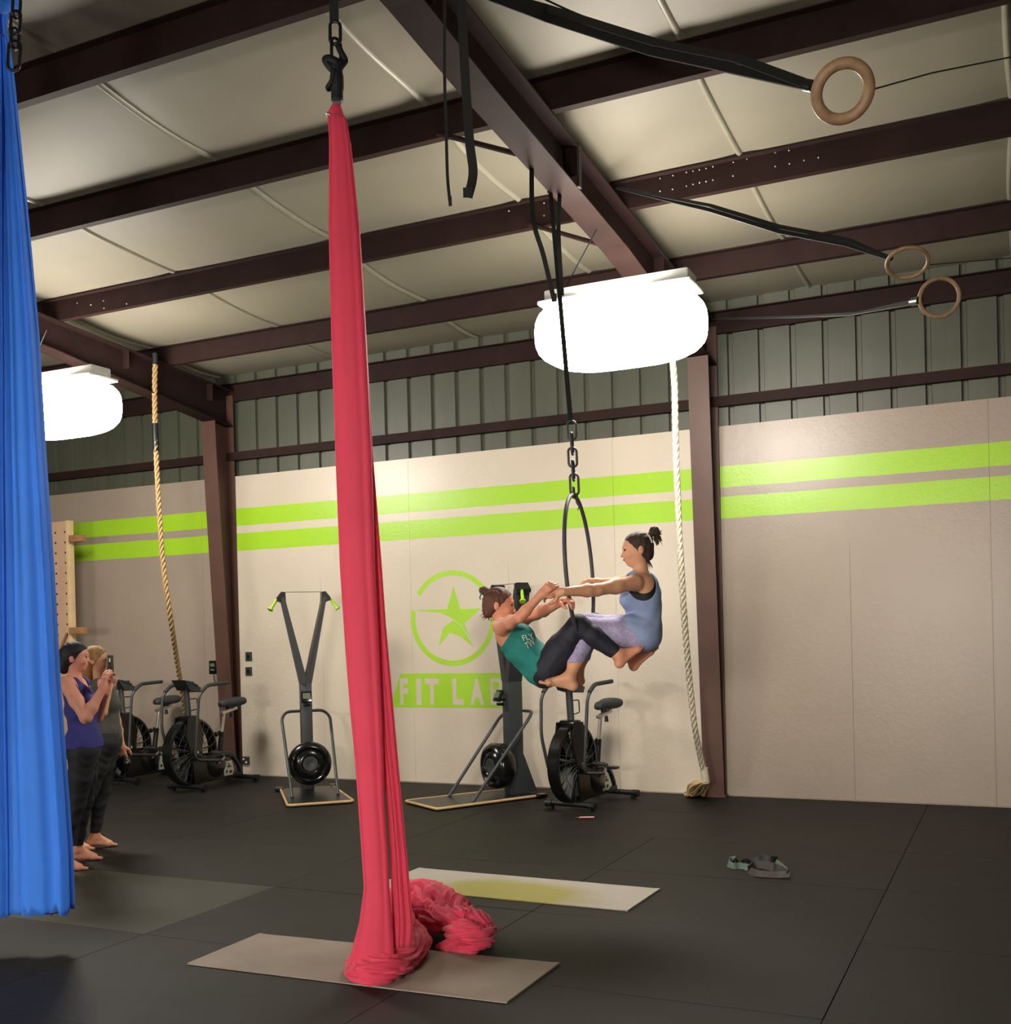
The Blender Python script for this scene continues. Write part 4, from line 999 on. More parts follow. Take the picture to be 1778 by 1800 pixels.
    def union(s, o, k=0.0):
        if k > 0:
            h = np.clip(.5 + .5 * (s.D - o.D) / k, 0, 1); s.D = s.D * (1 - h) + o.D * h - k * h * (1 - h)
        else: s.D = np.minimum(s.D, o.D)
        return s
    def wrinkle(s, amp, fr, dirv, seed=0):
        X, Y, Z = s.grid(); d = Vector(dirv).normalized(); a, b = frame_at(d)
        t = (X * d.x + Y * d.y + Z * d.z); u = X * a.x + Y * a.y + Z * a.z; v = X * b.x + Y * b.y + Z * b.z
        s.D = s.D + amp * np.sin(fr * t + 3.1 * np.sin(fr * .31 * u + seed) + 2.3 * np.sin(fr * .23 * v + 1.7 * seed)); return s
    def mesh(s, name, material, parent):
        D = np.clip(s.D, -.05, .05)
        D[0], D[-1] = .05, .05; D[:, 0], D[:, -1] = .05, .05; D[:, :, 0], D[:, :, -1] = .05, .05
        g = vdb.FloatGrid(.05); g.copyFromArray(np.ascontiguousarray(D)); pts, quads = g.convertToQuads(0.0)
        pts = pts * s.h + s.lo - np.array(parent.location)
        me = bpy.data.meshes.new(name); me.vertices.add(len(pts)); me.vertices.foreach_set('co', pts.astype(np.float32).ravel())
        nq = len(quads); me.loops.add(nq * 4); me.loops.foreach_set('vertex_index', quads[:, ::-1].astype(np.int32).ravel())
        me.polygons.add(nq); me.polygons.foreach_set('loop_start', np.arange(0, nq * 4, 4, dtype=np.int32)); me.polygons.foreach_set('loop_total', np.full(nq, 4, np.int32))
        me.update(calc_edges=True); me.validate()
        return link(name, me, material, parent, True)
V = Vector
def lerp(a, b, t): return a + (b - a) * t
def add_head(F, c, fwd, up, R=.092, k=.02):
    """c = centre of the cranium; face towards fwd"""
    fwd = fwd.normalized(); up = (up - up.dot(fwd) * fwd).normalized(); side = fwd.cross(up); s = R / .092
    ax = (fwd, side, up)
    F.ell(c, ax, (.094 * s, .075 * s, .090 * s), k)
    F.ell(c + fwd * .030 * s - up * .045 * s, ax, (.062 * s, .058 * s, .070 * s), .02)      # face
    F.ell(c + fwd * .052 * s - up * .092 * s, ax, (.030 * s, .030 * s, .024 * s), .02)      # chin
    F.cap(c + fwd * .082 * s - up * .012 * s, c + fwd * .103 * s - up * .044 * s, .008 * s, .0115 * s, .010)   # nose
    F.ell(c + fwd * .084 * s + up * .010 * s, ax, (.010 * s, .045 * s, .010 * s), .012)     # brow
    F.ell(c + fwd * .084 * s - up * .070 * s, ax, (.013 * s, .022 * s, .011 * s), .008)     # mouth
    for q in (-1, 1):
        F.ell(c + fwd * .062 * s + side * q * .040 * s - up * .040 * s, ax, (.025 * s, .020 * s, .022 * s), .015)   # cheek
        F.ell(c - fwd * .010 * s + side * q * .074 * s - up * .022 * s, (fwd, side, up), (.018 * s, .010 * s, .030 * s), .004)  # ear
    return fwd, side, up
def face_bits(t, c, fwd, side, up, R, sides=(-1, 1)):
    s = R / .092
    for q in sides:
        e = c + fwd * .080 * s + side * q * .031 * s - up * .010 * s
        def eye(bm): 
            r = bmesh.ops.create_uvsphere(bm, u_segments=12, v_segments=8, radius=.0105 * s); bmesh.ops.translate(bm, vec=e, verts=r['verts'])
        o = part('eye', M['eye'], None, eye, True); fix_local(o, t)
        o = part('eyebrow', M['hair_dk'], None, lambda bm: tube(bm, [e + up * .022 * s + side * q * .014 * s - fwd * .004, e + up * .026 * s + fwd * .007 * s, e + up * .021 * s - side * q * .014 * s + fwd * .009 * s], [.002, .0035, .003], 6)); fix_local(o, t)
    def lips(bm):
        tube(bm, smooth_path([c + fwd * (.079 * s) - up * .066 * s + side * .022 * s, c + fwd * .0965 * s - up * .070 * s, c + fwd * .079 * s - up * .066 * s - side * .022 * s], 5), [.002] + [.0055] * 9 + [.002], 8)
    o = part('lips', M['lips'], None, lips, True); fix_local(o, t)
def add_hand(F, wrist, direc, palm_n, thumb_side, size=1.0, curl=.5, spread=.10, k=.006):
    """palm and five bent fingers; direc = along the hand, palm_n = out of the palm, thumb on thumb_side of it"""
    d = direc.normalized(); n = (palm_n - palm_n.dot(d) * d).normalized(); w_ = d.cross(n) * thumb_side; s = size
    kn = wrist + d * .085 * s
    F.cap(wrist, wrist + d * .03 * s, .023 * s, .026 * s, .015)
    for q in (-1.2, -.4, .4, 1.2):
        F.cap(wrist + d * .025 * s + w_ * q * .012 * s, kn + w_ * q * .0165 * s, .0165 * s, .0115 * s, .012)
    for i, (q, L) in enumerate(((1.35, .070), (.45, .080), (-.45, .074), (-1.35, .058))):
        p = kn + w_ * q * .0165 * s; dd = (d + w_ * q * spread).normalized(); c0 = curl * (1 + .12 * i)
        for j, f in enumerate((.44, .32, .27)):
            a = c0 * (.7 + .35 * j); dd2 = (dd * math.cos(a) + n * math.sin(a)); e = p + dd2 * L * f * s
            F.cap(p, e, (.0098 - .001 * j) * s, (.0090 - .001 * j) * s, k if j else .008); p = e
            dd = dd2; n2 = n * math.cos(a) - d * math.sin(a); n_ = n2
            d_, n = d, n
    b = wrist + d * .028 * s + w_ * .020 * s; m_ = b + (d * .6 + w_ * .75 + n * .35).normalized() * .040 * s; e = m_ + (d * .85 + w_ * .15 + n * (.3 + .4 * curl)).normalized() * .032 * s; e2 = e + (d * .8 - w_ * .05 + n * .5 * (1 + curl)).normalized() * .024 * s
    F.chain([b, m_, e, e2], [.016 * s, .0125 * s, .011 * s, .009 * s], .008)
def add_foot(F, ankle, toe_dir, up, size=1.0, sole_drop=.075, side_hint=None, k=.02):
    """ankle joint, heel, arch and five toes"""
    t = toe_dir.normalized(); u = (up - up.dot(t) * t).normalized(); sd = t.cross(u); s = size
    heel = ankle - u * (sole_drop - .032) * s - t * .030 * s; ball = ankle - u * (sole_drop - .020) * s + t * .125 * s
    F.cap(ankle, heel, .034 * s, .031 * s, k); F.cap(ankle + t * .01 * s, ball, .034 * s, .024 * s, .03)
    F.cap(heel, ball + sd * .018 * s, .028 * s, .018 * s, k); F.cap(ball + sd * .024 * s, ball - sd * .026 * s, .019 * s, .017 * s, .015)
    for i, (q, L, r) in enumerate(((.026, .052, .0135), (.009, .050, .0095), (-.005, .044, .009), (-.018, .038, .0085), (-.030, .030, .008))):
        b = ball + sd * q * s * (side_hint or 1) - u * .004 * s
        F.cap(b, b + t * L * s - u * .006 * s, r * 1.05 * s, r * .9 * s, .005)

def person(name_label, base, lo, hi, h):
    t = thing('person', base, name_label, 'person'); bpy.context.view_layer.update(); return t, Field(lo, hi, h)
def bounds(pts, m=.16):
    A = np.array([tuple(p) for p in pts]); return A.min(0) - m, A.max(0) + m
def wm(name, material, t, fn, smooth=True, **kw):
    return world_part(name, material, t, fn, smooth, **kw)

# ---------------------------------------------------------------- seated woman in the hoop (facing left)
D1 = 6.62
def A(px, py, s=0.0): return P(px, py, D1 - s)          # s = towards the camera
FW, SD, UP = -CAM_R, -CAM_F, CAM_U                     # her front, her near side, up
W1 = dict(pelvis=A(1130, 1117), hipN=A(1124, 1116, .095), hipF=A(1124, 1112, -.095), kneeN=A(1027, 1103, .115), kneeF=A(1034, 1096, -.11))
ankN = A(1002, 1192, .20); ankF = A(1016, 1184, -.06)
shN = A(1116, 1024, .165); shF = A(1114, 1018, -.165); elN = A(1050, 1037, .34); wrN = A(990, 1040, .46); elF = A(1086, 1024, -.30); wrF = A(1056, 1023, -.385)
headc = A(1121, 962)
lo, hi = bounds([A(x_, y_, z_) for x_ in (944, 1166) for y_ in (925, 1226) for z_ in (.53, -.46)], .03)
t1, F0 = person('woman in slate blue tank top and lilac leggings sitting upright in the hoop', A(1130, 1150), lo, hi, .0045)
T = F0.like()
ax = (FW, SD, UP)
T.ell(A(1128, 1121), ax, (.092, .160, .082), .03); T.ell(A(1133, 1108), ax, (.086, .145, .10), .05)
T.ell(A(1132, 1085), ax, (.088, .122, .10), .06); T.ell(A(1131, 1052), ax, (.098, .140, .11), .06); T.ell(A(1130, 1028), ax, (.075, .145, .075), .05)
T.cap(shN - SD * .03, shF + SD * .03, .046, .046, .04)
for q in (-1, 1): T.ell(A(1108, 1053, q * .062), ax, (.052, .056, .055), .025)
Lg = F0.like()
for hp_, kn_, an_ in ((W1['hipN'], W1['kneeN'], ankN), (W1['hipF'], W1['kneeF'], ankF)):
    Lg.chain([hp_, lerp(hp_, kn_, .4), kn_], [.088, .076, .056], .03); Lg.cap(kn_, lerp(kn_, an_, .35) + CAM_R * .012, .052, .052, .03); Lg.chain([lerp(kn_, an_, .3) + CAM_R * .012, lerp(kn_, an_, .65) + CAM_R * .004, an_], [.053, .042, .031], .03)
Lg.ell(A(1128, 1121), ax, (.092, .162, .082), .03)
B = T.copy().union(Lg, .03)
N_ = F0.like(); N_.cap(A(1129, 1014), A(1123, 982), .046, .044, .03); B.union(N_, .03)
f1, s1, u1 = add_head(B, headc, FW * 1 - UP * .12, UP, .088)
B.chain([shN, lerp(shN, elN, .5), elN], [.046, .042, .034], .03); B.chain([elN, lerp(elN, wrN, .3), wrN], [.035, .036, .024], .02)
B.chain([shF, elF], [.045, .034], .03); B.chain([elF, wrF], [.034, .023], .02)
add_hand(B, wrN, (A(966, 1042, .44) - wrN), -UP * .4 + CAM_F, 1, .92, .75)
HF = hoop_pt(-math.acos(max(-1, min(1, ((P(1052, 1022, 6.65) - HC).dot(ha)) / RH)))) if False else A(1040, 1020, -.40)
add_hand(B, wrF, (HF - wrF), -UP + CAM_F * .2, -1, .9, .55)
add_foot(B, ankN, (A(948, 1198, .20) - A(1004, 1210, .20)), CAM_U * 1 + CAM_R * .1, .92); add_foot(B, ankF, (A(960, 1192, -.06) - A(1010, 1208, -.06)), CAM_U, .9)
B.mesh('body', M['skin_a'], t1)
# slate tank: torso shell with armholes
S = T.copy().grow(.012); S.union(F0.like().ell(A(1128, 1119), ax, (.114, .184, .098), .02).cap(W1['hipN'] + UP * .01, W1['hipN'] + FW * .05 + UP * .03, .098, .092).cap(W1['hipF'] + UP * .01, W1['hipF'] + FW * .05 + UP * .03, .098, .092), .02)
S.wrinkle(.0018, 70, UP * 1 + FW * .5, 2)
S.cyl(A(1124, 1028), SD, (UP * .95 + FW * .3).normalized(), .102, (FW * .95 - UP * .3).normalized(), .087, side=(A(1130, 1050, .045), SD))
S.cyl(A(1124, 1028), SD, (UP * .95 + FW * .3).normalized(), .102, (FW * .95 - UP * .3).normalized(), .087, side=(A(1130, 1050, -.045), -SD))
S.plane(A(1130, 1143), (-UP * .9 + FW * .12)); S.plane(A(1110, 1003), (UP * .75 + FW * .5)); S.plane(A(1137, 999), UP)
S.mesh('tank_top', M['tank_lb'], t1)
Br = T.copy().grow(.006); Br.cyl(A(1124, 1017), SD, (UP * .95 + FW * .3).normalized(), .098, (FW * .95 - UP * .3).normalized(), .078, side=(A(1130, 1050, .03), SD)); Br.plane(A(1128, 1064), -UP + FW * .1); Br.plane(A(1128, 1018), UP)
Br.mesh('sports_bra', M['bra'], t1)
Tc = T.copy().plane(A(1130, 1096), UP); G = Lg.copy().union(Tc, .02).grow(.006); G.wrinkle(.0012, 90, FW, 1); G.plane(A(1012, 1163), (-UP * 1 - FW * .06))
G.mesh('leggings', M['legg_li'], t1)
H = F0.like(); hair_shell(H, headc, f1, s1, u1, .088)
H.ell(headc - f1 * .058 - u1 * .045, (f1, s1, u1), (.038, .050, .045), .02); H.cap(headc - f1 * .07 + u1 * .05, A(1143, 946), .030, .016, .02)
H.wrinkle(.0014, 150, u1 + f1 * .9, 3)
H.mesh('hair', M['hair_dk'], t1)
def pony(bm):
    rng = random.Random(2)
    for k in range(90):
        a = A(1143 + rng.uniform(-2, 2), 942 + rng.uniform(-5, 4), rng.uniform(-.02, .02)); b = A(1150 + rng.uniform(-4, 6), 930 + rng.uniform(-4, 8), rng.uniform(-.03, .03))
        e = A(1157 + rng.uniform(-7, 8), 946 + rng.uniform(-14, 14), rng.uniform(-.03, .03))
        tube(bm, smooth_path([a, b, e], 5), [.005] * 6 + [.004, .0035, .003, .002, .001], 5)
    for k in range(14):
        a = A(1137 + rng.uniform(-4, 3), 980, rng.uniform(-.03, .03)); e = A(1141 + rng.uniform(-3, 8), 996 + rng.uniform(-6, 6), rng.uniform(-.03, .03)); tube(bm, [a, lerp(a, e, .5), e], [.0025, .002, .0008], 4)
wm('ponytail', M['hair_dk'], t1, pony, kind='stuff')
wm('hair_tie', M['white'], t1, lambda bm: tube(bm, smooth_path([A(1137, 938, .055), A(1143, 944, .06), A(1147, 954, .05)], 4), .005, 6))
face_bits(t1, headc, f1, s1, u1, .088)

# ---------------------------------------------------------------- reclining woman (facing right, hanging from her knees)
D2 = 6.60
def C(px, py, s=0.0): return P(px, py, D2 - s)
SP = (C(884, 1100) - C(958, 1180)).normalized(); FR = (CAM_R * .72 + CAM_U * .69); FR = (FR - FR.dot(SP) * SP).normalized(); S2 = -CAM_F
a2 = (FR, S2, SP)
hipN = C(962, 1176, .09); hipF = C(962, 1176, -.09); knN = C(1017, 1099, .15); knF = C(1046, 1096, -.15); anN = C(1088, 1152, .16); anF = C(1112, 1158, -.10)
sN = C(882, 1101, .165); sF = C(896, 1097, -.165); eN = C(914, 1085, .44); wN = C(948, 1049, .45); eF = C(944, 1079, -.02); wF = C(984, 1060, .30)
hc2 = C(877, 1059, 0)
lo, hi = bounds([C(x_, y_, z_) for x_ in (842, 1156) for y_ in (1020, 1216) for z_ in (.56, -.30)], .03)
t2, F0 = person('woman in teal tank top and navy leggings leaning back below the seated woman', C(960, 1200), lo, hi, .0045)
T = F0.like()
T.ell(C(958, 1177), a2, (.100, .160, .095), .03); T.ell(C(940, 1160), a2, (.092, .130, .095), .05); T.ell(C(917, 1138), a2, (.100, .138, .11), .06); T.ell(C(895, 1115), a2, (.085, .140, .08), .05)
T.cap(sN - S2 * .02, sF + S2 * .02, .050, .050, .04)
for q in (-1, 1): T.ell(C(920, 1117, q * .064), a2, (.055, .056, .056), .025)
Lg = F0.like()
Lg.ell(C(960, 1180), a2, (.102, .162, .092), .03)
for hp_, kn_, an_ in ((hipN, knN, anN), (hipF, knF, anF)):
    Lg.chain([hp_, lerp(hp_, kn_, .45), kn_], [.092, .082, .058], .03); Lg.chain([kn_, lerp(kn_, an_, .35), an_], [.056, .055, .033], .02)
B = T.copy().union(Lg, .03)
B.cap(C(884, 1102), C(876, 1078), .046, .043, .03)
f2, s2_, u2 = add_head(B, hc2, CAM_R * 1 - CAM_U * .10, CAM_U * 1 - CAM_R * .05, .088)
B.chain([sN, lerp(sN, eN, .5), eN], [.047, .036, .030], .03); B.chain([eN, lerp(eN, wN, .3), wN], [.030, .030, .022], .02)
B.chain([sF, lerp(sF, eF, .5), eF], [.046, .040, .033], .03); B.chain([eF, lerp(eF, wF, .3), wF], [.034, .036, .023], .02)
add_hand(B, wN, (C(963, 1034, .46) - wN), CAM_F + CAM_R * .3, -1, .9, .8)
add_hand(B, wF, (C(1002, 1053, .36) - wF), CAM_F * .2 - CAM_U, -1, .88, 1.15)
add_foot(B, anN, (C(1138, 1147, .12) - C(1106, 1176, .15)), (anN - C(1108, 1186, .15)), .88, side_hint=-1); add_foot(B, anF, (C(1152, 1146, -.08) - C(1122, 1176, -.08)), (anF - C(1126, 1190, -.10)), .88)
B.mesh('body', M['skin_b'], t2)
S = T.copy().grow(.010); S.ell(C(950, 1172), a2, (.112, .165, .10), .03)
S.wrinkle(.0028, 60, SP + FR * .8, 4)
e1 = (C(899, 1107) - C(873, 1148)).normalized()
nrm = e1.cross(CAM_F); nrm = nrm if nrm.dot(C(860, 1110) - C(899, 1130)) > 0 else -nrm
S.plane(C(888, 1128), nrm); S.plane(C(966, 1180), -SP + FR * .25)
S.ell(C(905, 1095), a2, (.07, .06, .06), 0, sub=True)
shirt2 = S.mesh('tank_top', M['tank_te'], t2)
wm('bra_strap', M['bra'], t2, lambda bm: strap_path(bm, smooth_path([C(912, 1108, .075), C(921, 1100, .06), C(925, 1107, .055)], 4), .02, .004))
Tc = T.copy().plane(C(946, 1163), SP); G = Lg.copy().union(Tc, .02).grow(.006); G.wrinkle(.001, 90, CAM_R, 5)
nn_ = (anN - knN).normalized(); G.plane(lerp(knN, anN, .93), nn_ + CAM_U * -.25)
G.mesh('leggings', M['legg_nv'], t2)
H = F0.like(); hair_shell(H, hc2, f2, s2_, u2, .088); H.ell(hc2 - f2 * .055 - u2 * .050, (f2, s2_, u2), (.040, .052, .052), .02)
H.ell(C(851, 1038, 0), (f2, s2_, u2), (.030, .030, .026), .01)
H.cap(C(856, 1043), C(862, 1049), .018, .022, .01)
H.wrinkle(.0014, 150, u2 + f2 * .9, 6)
H.mesh('hair', M['hair_br'], t2)
def wisps(bm):
    rng = random.Random(5)
    for k in range(22):
        a = C(858 + rng.uniform(-6, 6), 1084 + rng.uniform(-12, 6), rng.uniform(-.05, .05)); e = a + CAM_R * rng.uniform(-.035, .0) - CAM_U * rng.uniform(.0, .03); tube(bm, [a, lerp(a, e, .5), e], [.003, .002, .0008], 4)
wm('loose_hair', M['hair_br'], t2, wisps, kind='stuff')
wm('hair_tie', M['tank_te'], t2, lambda bm: tube(bm, smooth_path([C(848, 1042, .02), C(844, 1049, .02), C(845, 1054, .02)], 4), .004, 6))
face_bits(t2, hc2, f2, s2_, u2, .088)
def print_on(t, target, word, p0, p1, hgt, material):
    """flat lettering laid on the cloth"""
    me = text_mesh('printed_letters', word, material, 1, 1.0, extrude=0.0)
    bm = bmesh.new(); bm.from_mesh(me); bmesh.ops.subdivide_edges(bm, edges=bm.edges[:], cuts=1)
    dg = bpy.context.evaluated_depsgraph_get(); tm = target.data; bv = BVHTree.FromPolygons([v.co + Vector(t.location) for v in tm.vertices], [tuple(q.vertices) for q in tm.polygons])
    xd = p1 - p0; yd = hgt
    for v in bm.verts:
        q = p0 + xd * v.co.x + yd * v.co.y; dr = (q - CAM_O).normalized(); hit = bv.ray_cast(CAM_O, dr)
        v.co = (hit[0] if hit[0] else q) - dr * .003
    bm.to_mesh(me); bm.free(); o = link('printed_letters', me, None, None); fix_local(o, t)
hh_ = C(920, 1115.5) - C(921.5, 1126)
print_on(t2, shirt2, 'FLY', C(921, 1127, 0), C(940, 1122, 0), C(917, 1117.5) - C(921, 1127), M['white'])
print_on(t2, shirt2, 'TW', C(927, 1142, 0), C(942, 1132, 0), C(922.5, 1131) - C(927, 1142), M['white'])

# ---------------------------------------------------------------- standing women at the left
def stander(label, dd, J, skin, h=.0055):
    pass
D3 = 8.06
def E(px, py, s=0.0): return P(px, py, D3 - s)
f3v = (CAM_R * .94 + CAM_F * .34).normalized(); s3v = Vector((0, 0, 1)).cross(f3v) * -1; Zu = Vector((0, 0, 1)); a3 = (f3v, s3v, Zu)
# s3v points to the camera side
if s3v.dot(CAM_F) > 0: s3v = -s3v; a3 = (f3v, s3v, Zu)
toeN = PZ(163, 1527, 0); toeF = PZ(188, 1509, 0)
ankleN = toeN - f3v * .215 + Zu * .085; ankleF = toeF - f3v * .215 + Zu * .085
hN = E(147, 1318, .09); hF = E(149, 1316, -.09); kN = lerp(hN, ankleN, .5) + f3v * .03; kF = lerp(hF, ankleF, .5) + f3v * .03
sN3 = E(118, 1203, .15); sF3 = E(142, 1202, -.16); eN3 = E(151, 1262, .24); wN3 = E(180, 1212, .16); eF3 = E(172, 1260, -.16); wF3 = E(186, 1218, .02)
hc3 = E(131, 1152, 0)
lo, hi = bounds([E(x_, y_, z_) for x_ in (98, 196) for y_ in (1124, 1330) for z_ in (.32, -.30)] + [toeN, toeF, ankleN - f3v * .1], .05)
t3, F0 = person('standing woman with black headband in a royal blue tank top clapping her hands', (E(140, 1500).x, E(140, 1500).y, 0), lo, hi, .0055)
T = F0.like()
T.ell(E(146, 1318), a3, (.115, .170, .11), .04); T.ell(E(147, 1290), a3, (.105, .145, .11), .06); T.ell(E(143, 1245), a3, (.110, .145, .13), .06); T.ell(E(134, 1212), a3, (.085, .160, .08), .05)
T.cap(sN3, sF3, .055, .055, .04)
for q in (-1, 1): T.ell(E(155, 1238, 0) + s3v * q * .07, a3, (.065, .065, .062), .03)
Lg = F0.like(); Lg.ell(E(146, 1320), a3, (.118, .172, .11), .04)
for hp_, kn_, an_ in ((hN, kN, ankleN), (hF, kF, ankleF)):
    Lg.chain([hp_, lerp(hp_, kn_, .5), kn_], [.095, .080, .058], .03); Lg.chain([kn_, lerp(kn_, an_, .3) - f3v * .015, lerp(kn_, an_, .7), an_], [.056, .058, .040, .034], .02)
B = T.copy().union(Lg, .03); B.cap(E(131, 1196), E(131, 1174), .050, .048, .03)
f3, s3, u3 = add_head(B, hc3, f3v * 1 - Zu * .02 - CAM_F * .1, Zu, .094)
B.chain([sN3, lerp(sN3, eN3, .5), eN3], [.055, .048, .040], .03); B.chain([eN3, lerp(eN3, wN3, .35), wN3], [.042, .042, .027], .02)
B.chain([sF3, eF3], [.050, .038], .03); B.chain([eF3, wF3], [.038, .026], .02)
add_hand(B, wN3, (E(186, 1184, .12) - wN3), CAM_F + CAM_R * .5, 1, 1, .25); add_hand(B, wF3, (E(190, 1192, .04) - wF3), -CAM_F + CAM_R * .2, -1, 1, .25)
add_foot(B, ankleN, f3v, Zu, 1.0, .083); add_foot(B, ankleF, f3v, Zu, 1.0, .083)
B.plane((0, 0, .002), -Zu)
B.mesh('body', M['skin_c'], t3)
S = T.copy().grow(.011); S.ell(E(147, 1310), a3, (.138, .192, .14), .03); S.wrinkle(.0022, 55, Zu * 1 + f3v * .4, 7)
S.ell(E(140, 1196), a3, (.13, .105, .085), 0, sub=True)
for q, sh_ in ((1, sN3), (-1, sF3)): S.ell(sh_ - Zu * .0 + s3v * q * .045, a3, (.085, .055, .105), 0, sub=True)
S.plane(E(146, 1313), -Zu); S.plane(E(130, 1190), Zu)
S.mesh('tank_top', M['tank_ro'], t3)
wm('shoulder_strap', M['tank_ro'], t3, lambda bm: (strap_path(bm, smooth_path([E(146, 1222, .13), E(134, 1204, .155), E(124, 1194, .13), E(114, 1196, .10)], 6), .03, .006, side=s3v), strap_path(bm, smooth_path([E(164, 1218, -.03), E(154, 1204, -.08), E(146, 1195, -.12)], 5), .02, .006, side=s3v)))
G = Lg.copy().union(T, .02).grow(.006); G.wrinkle(.0015, 80, Zu, 8); G.plane((0, 0, .125), -Zu); G.plane(E(146, 1300), Zu)
G.mesh('leggings', M['legg_bk'], t3)
H = F0.like(); hair_shell(H, hc3, f3, s3, u3, .096); H.ell(hc3 - f3 * .07 - u3 * .065, (f3, s3, u3), (.045, .058, .075), .02); H.wrinkle(.0014, 130, u3 + f3 * .4, 9)
H.mesh('hair', M['hair_bl'], t3)
Hb = F0.like(); Hb.ell(hc3 + Zu * .006 - f3 * .002, (f3, s3, u3), (.102, .087, .099), 0); Hb.plane(hc3 + u3 * .030 + f3 * .05, (-u3 * .8 + f3 * .45)); Hb.plane(hc3 + u3 * .060 - f3 * .02, (u3 * .75 - f3 * .9))
Hb.mesh('headband', M['bra'], t3)
face_bits(t3, hc3, f3, s3, u3, .094)

D4 = 8.75
def K(px, py, s=0.0): return P(px, py, D4 - s)
f4v = (CAM_R * .86 + CAM_F * .30 - CAM_F * .0).normalized(); s4v = f4v.cross(Zu); s4v = s4v if s4v.dot(CAM_F) < 0 else -s4v; a4 = (f4v, s4v, Zu)
toeN4 = PZ(173, 1493, 0); toeF4 = PZ(215, 1486, 0)
anN4 = toeN4 - f4v * .205 + Zu * .085; anF4 = toeF4 - f4v * .215 + Zu * .085
hN4 = K(184, 1303, .08); hF4 = K(190, 1302, -.09); kN4 = lerp(hN4, anN4, .5) + f4v * .02; kF4 = lerp(hF4, anF4, .5) + f4v * .02
sN4 = K(174, 1206, .14); sF4 = K(190, 1204, -.16); eN4 = K(180, 1252, .18); wN4 = K(191, 1214, .10); eF4 = K(205, 1268, -.17); wF4 = K(214, 1309, -.13)
hc4 = K(168, 1157, 0)
lo, hi = bounds([K(x_, y_, z_) for x_ in (150, 222) for y_ in (1130, 1340) for z_ in (.26, -.30)] + [toeN4, toeF4, anN4 - f4v * .1], .05)
t4, F0 = person('standing woman with blond hair in a grey top raising a phone, behind the one clapping', (K(185, 1480).x, K(185, 1480).y, 0), lo, hi, .0055)
T = F0.like()
T.ell(K(188, 1303), a4, (.105, .165, .11), .04); T.ell(K(188, 1278), a4, (.092, .135, .11), .06); T.ell(K(186, 1240), a4, (.100, .140, .12), .06); T.ell(K(181, 1213), a4, (.080, .155, .07), .05); T.cap(sN4, sF4, .05, .05, .04)
for q in (-1, 1): T.ell(K(195, 1236) + s4v * q * .065, a4, (.055, .058, .055), .03)
Lg = F0.like(); Lg.ell(K(188, 1303), a4, (.108, .168, .11), .04)
for hp_, kn_, an_ in ((hN4, kN4, anN4), (hF4, kF4, anF4)):
    Lg.chain([hp_, lerp(hp_, kn_, .5), kn_], [.088, .074, .054], .03); Lg.chain([kn_, lerp(kn_, an_, .3) - f4v * .015, lerp(kn_, an_, .7), an_], [.052, .054, .038, .032], .02)
B = T.copy().union(Lg, .03); B.cap(K(178, 1203), K(171, 1178), .047, .044, .03)
f4, s4, u4 = add_head(B, hc4, f4v * 1 - Zu * .03 - CAM_F * .12, Zu, .090)
B.chain([sN4, eN4], [.050, .037], .03); B.chain([eN4, wN4], [.037, .025], .02)
B.chain([sF4, lerp(sF4, eF4, .5), eF4], [.048, .042, .034], .03); B.chain([eF4, lerp(eF4, wF4, .4), wF4], [.034, .034, .023], .02)
add_hand(B, wN4, (K(189, 1180, .06) - wN4), CAM_R * .6 - CAM_F * .4, 1, .95, .75); add_hand(B, wF4, (K(217, 1330, -.12) - wF4), CAM_F, 1, .95, .5)
add_foot(B, anN4, f4v, Zu, .97, .083); add_foot(B, anF4, f4v, Zu, .97, .083)
B.plane((0, 0, .002), -Zu)
B.mesh('body', M['skin_d'], t4)
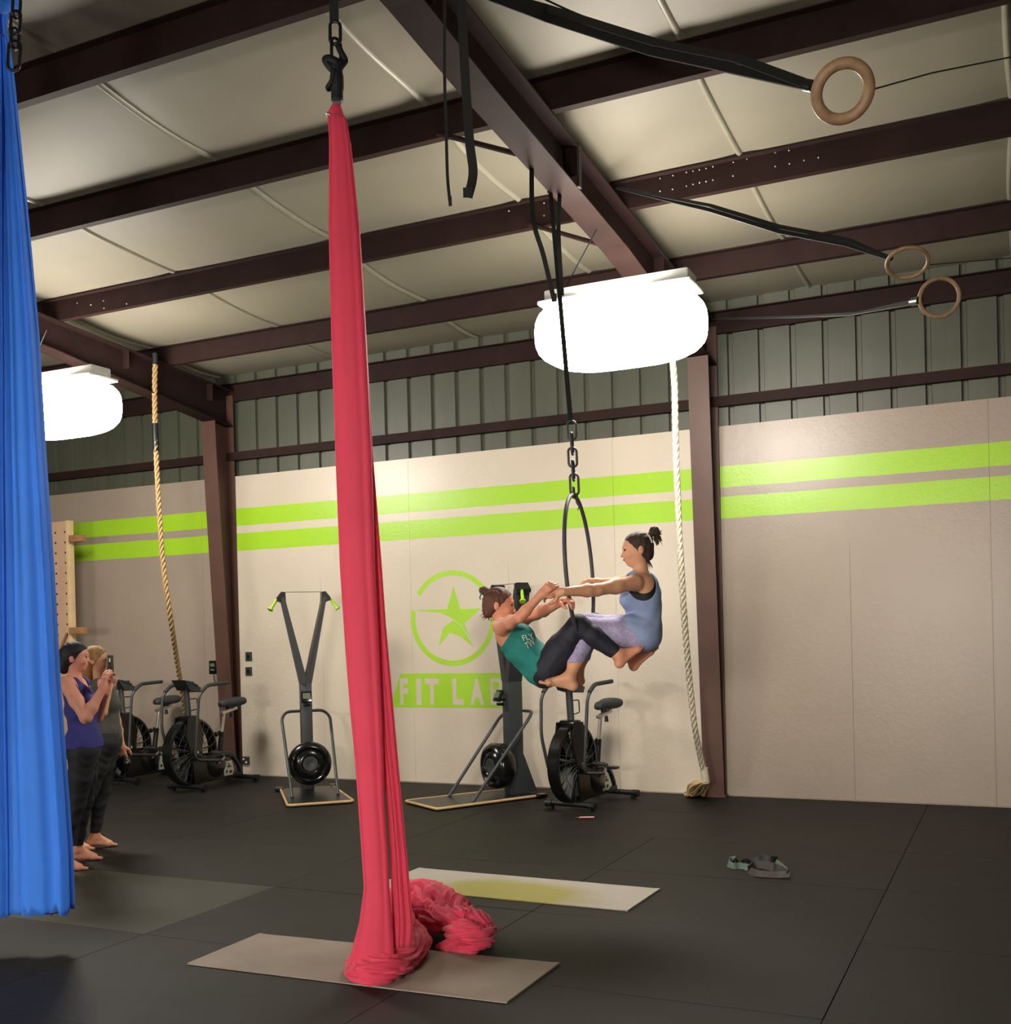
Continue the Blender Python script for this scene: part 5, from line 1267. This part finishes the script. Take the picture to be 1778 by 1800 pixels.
S = T.copy().grow(.012); S.cap(sF4, lerp(sF4, eF4, .35), .060, .056, .02); S.cap(sN4, lerp(sN4, eN4, .35), .060, .056, .02); S.wrinkle(.0022, 55, Zu + f4v * .4, 11)
S.ell(K(183, 1196), a4, (.10, .09, .07), 0, sub=True); S.plane(K(188, 1297), -Zu)
S.mesh('top', M['tee_gr'], t4)
G = Lg.copy().union(T, .02).grow(.007); G.wrinkle(.002, 80, Zu, 12); G.plane((0, 0, .125), -Zu); G.plane(K(188, 1286), Zu)
G.mesh('leggings', M['legg_ch'], t4)
H = F0.like(); hair_shell(H, hc4, f4, s4, u4, .094); H.chain([hc4 - f4 * .06 - u4 * .03, hc4 - f4 * .062 - u4 * .12, hc4 - f4 * .045 - u4 * .19], [.060, .048, .025], .03)
H.wrinkle(.0018, 130, u4 * .2 + s4, 13)
H.mesh('hair', M['hair_bd'], t4)
face_bits(t4, hc4, f4, s4, u4, .090)
# things in her hands
pc = K(194, 1168, .05)
tp = thing('phone', pc - Zu * .075, 'black smartphone held up in front of the blond woman', 'phone'); bpy.context.view_layer.update()
Rp = Matrix((f4v, s4v, Zu)).transposed()
wm('phone_case', M['black'], tp, lambda bm: bx(bm, pc, (.012, .075, .15), Rp @ Matrix.Rotation(.6, 3, 'Z'), .004), False)
wm('camera_window', M['white'], tp, lambda bm: bx(bm, pc + Rp @ Matrix.Rotation(.6, 3, 'Z') @ Vector((.0065, .018, .035)), (.003, .018, .03), Rp @ Matrix.Rotation(.6, 3, 'Z')), False)
bc = K(218, 1342, -.12)
tb = thing('pouch', bc - Zu * .08, 'small black pouch hanging from the blond woman\'s lowered hand', 'pouch'); bpy.context.view_layer.update()
wm('pouch_bag', M['black'], tb, lambda bm: crumple(bm, [bc + Zu * .05, bc + Zu * .0, bc - Zu * .06], [.035, .055, .03], 6, 4, .2, n=30, zmin=-1, flat=.8, steps=6))
wm('pouch_strap', M['strap'], tb, lambda bm: tube(bm, [K(216, 1326, -.12), bc + Zu * .04], .006, 6))
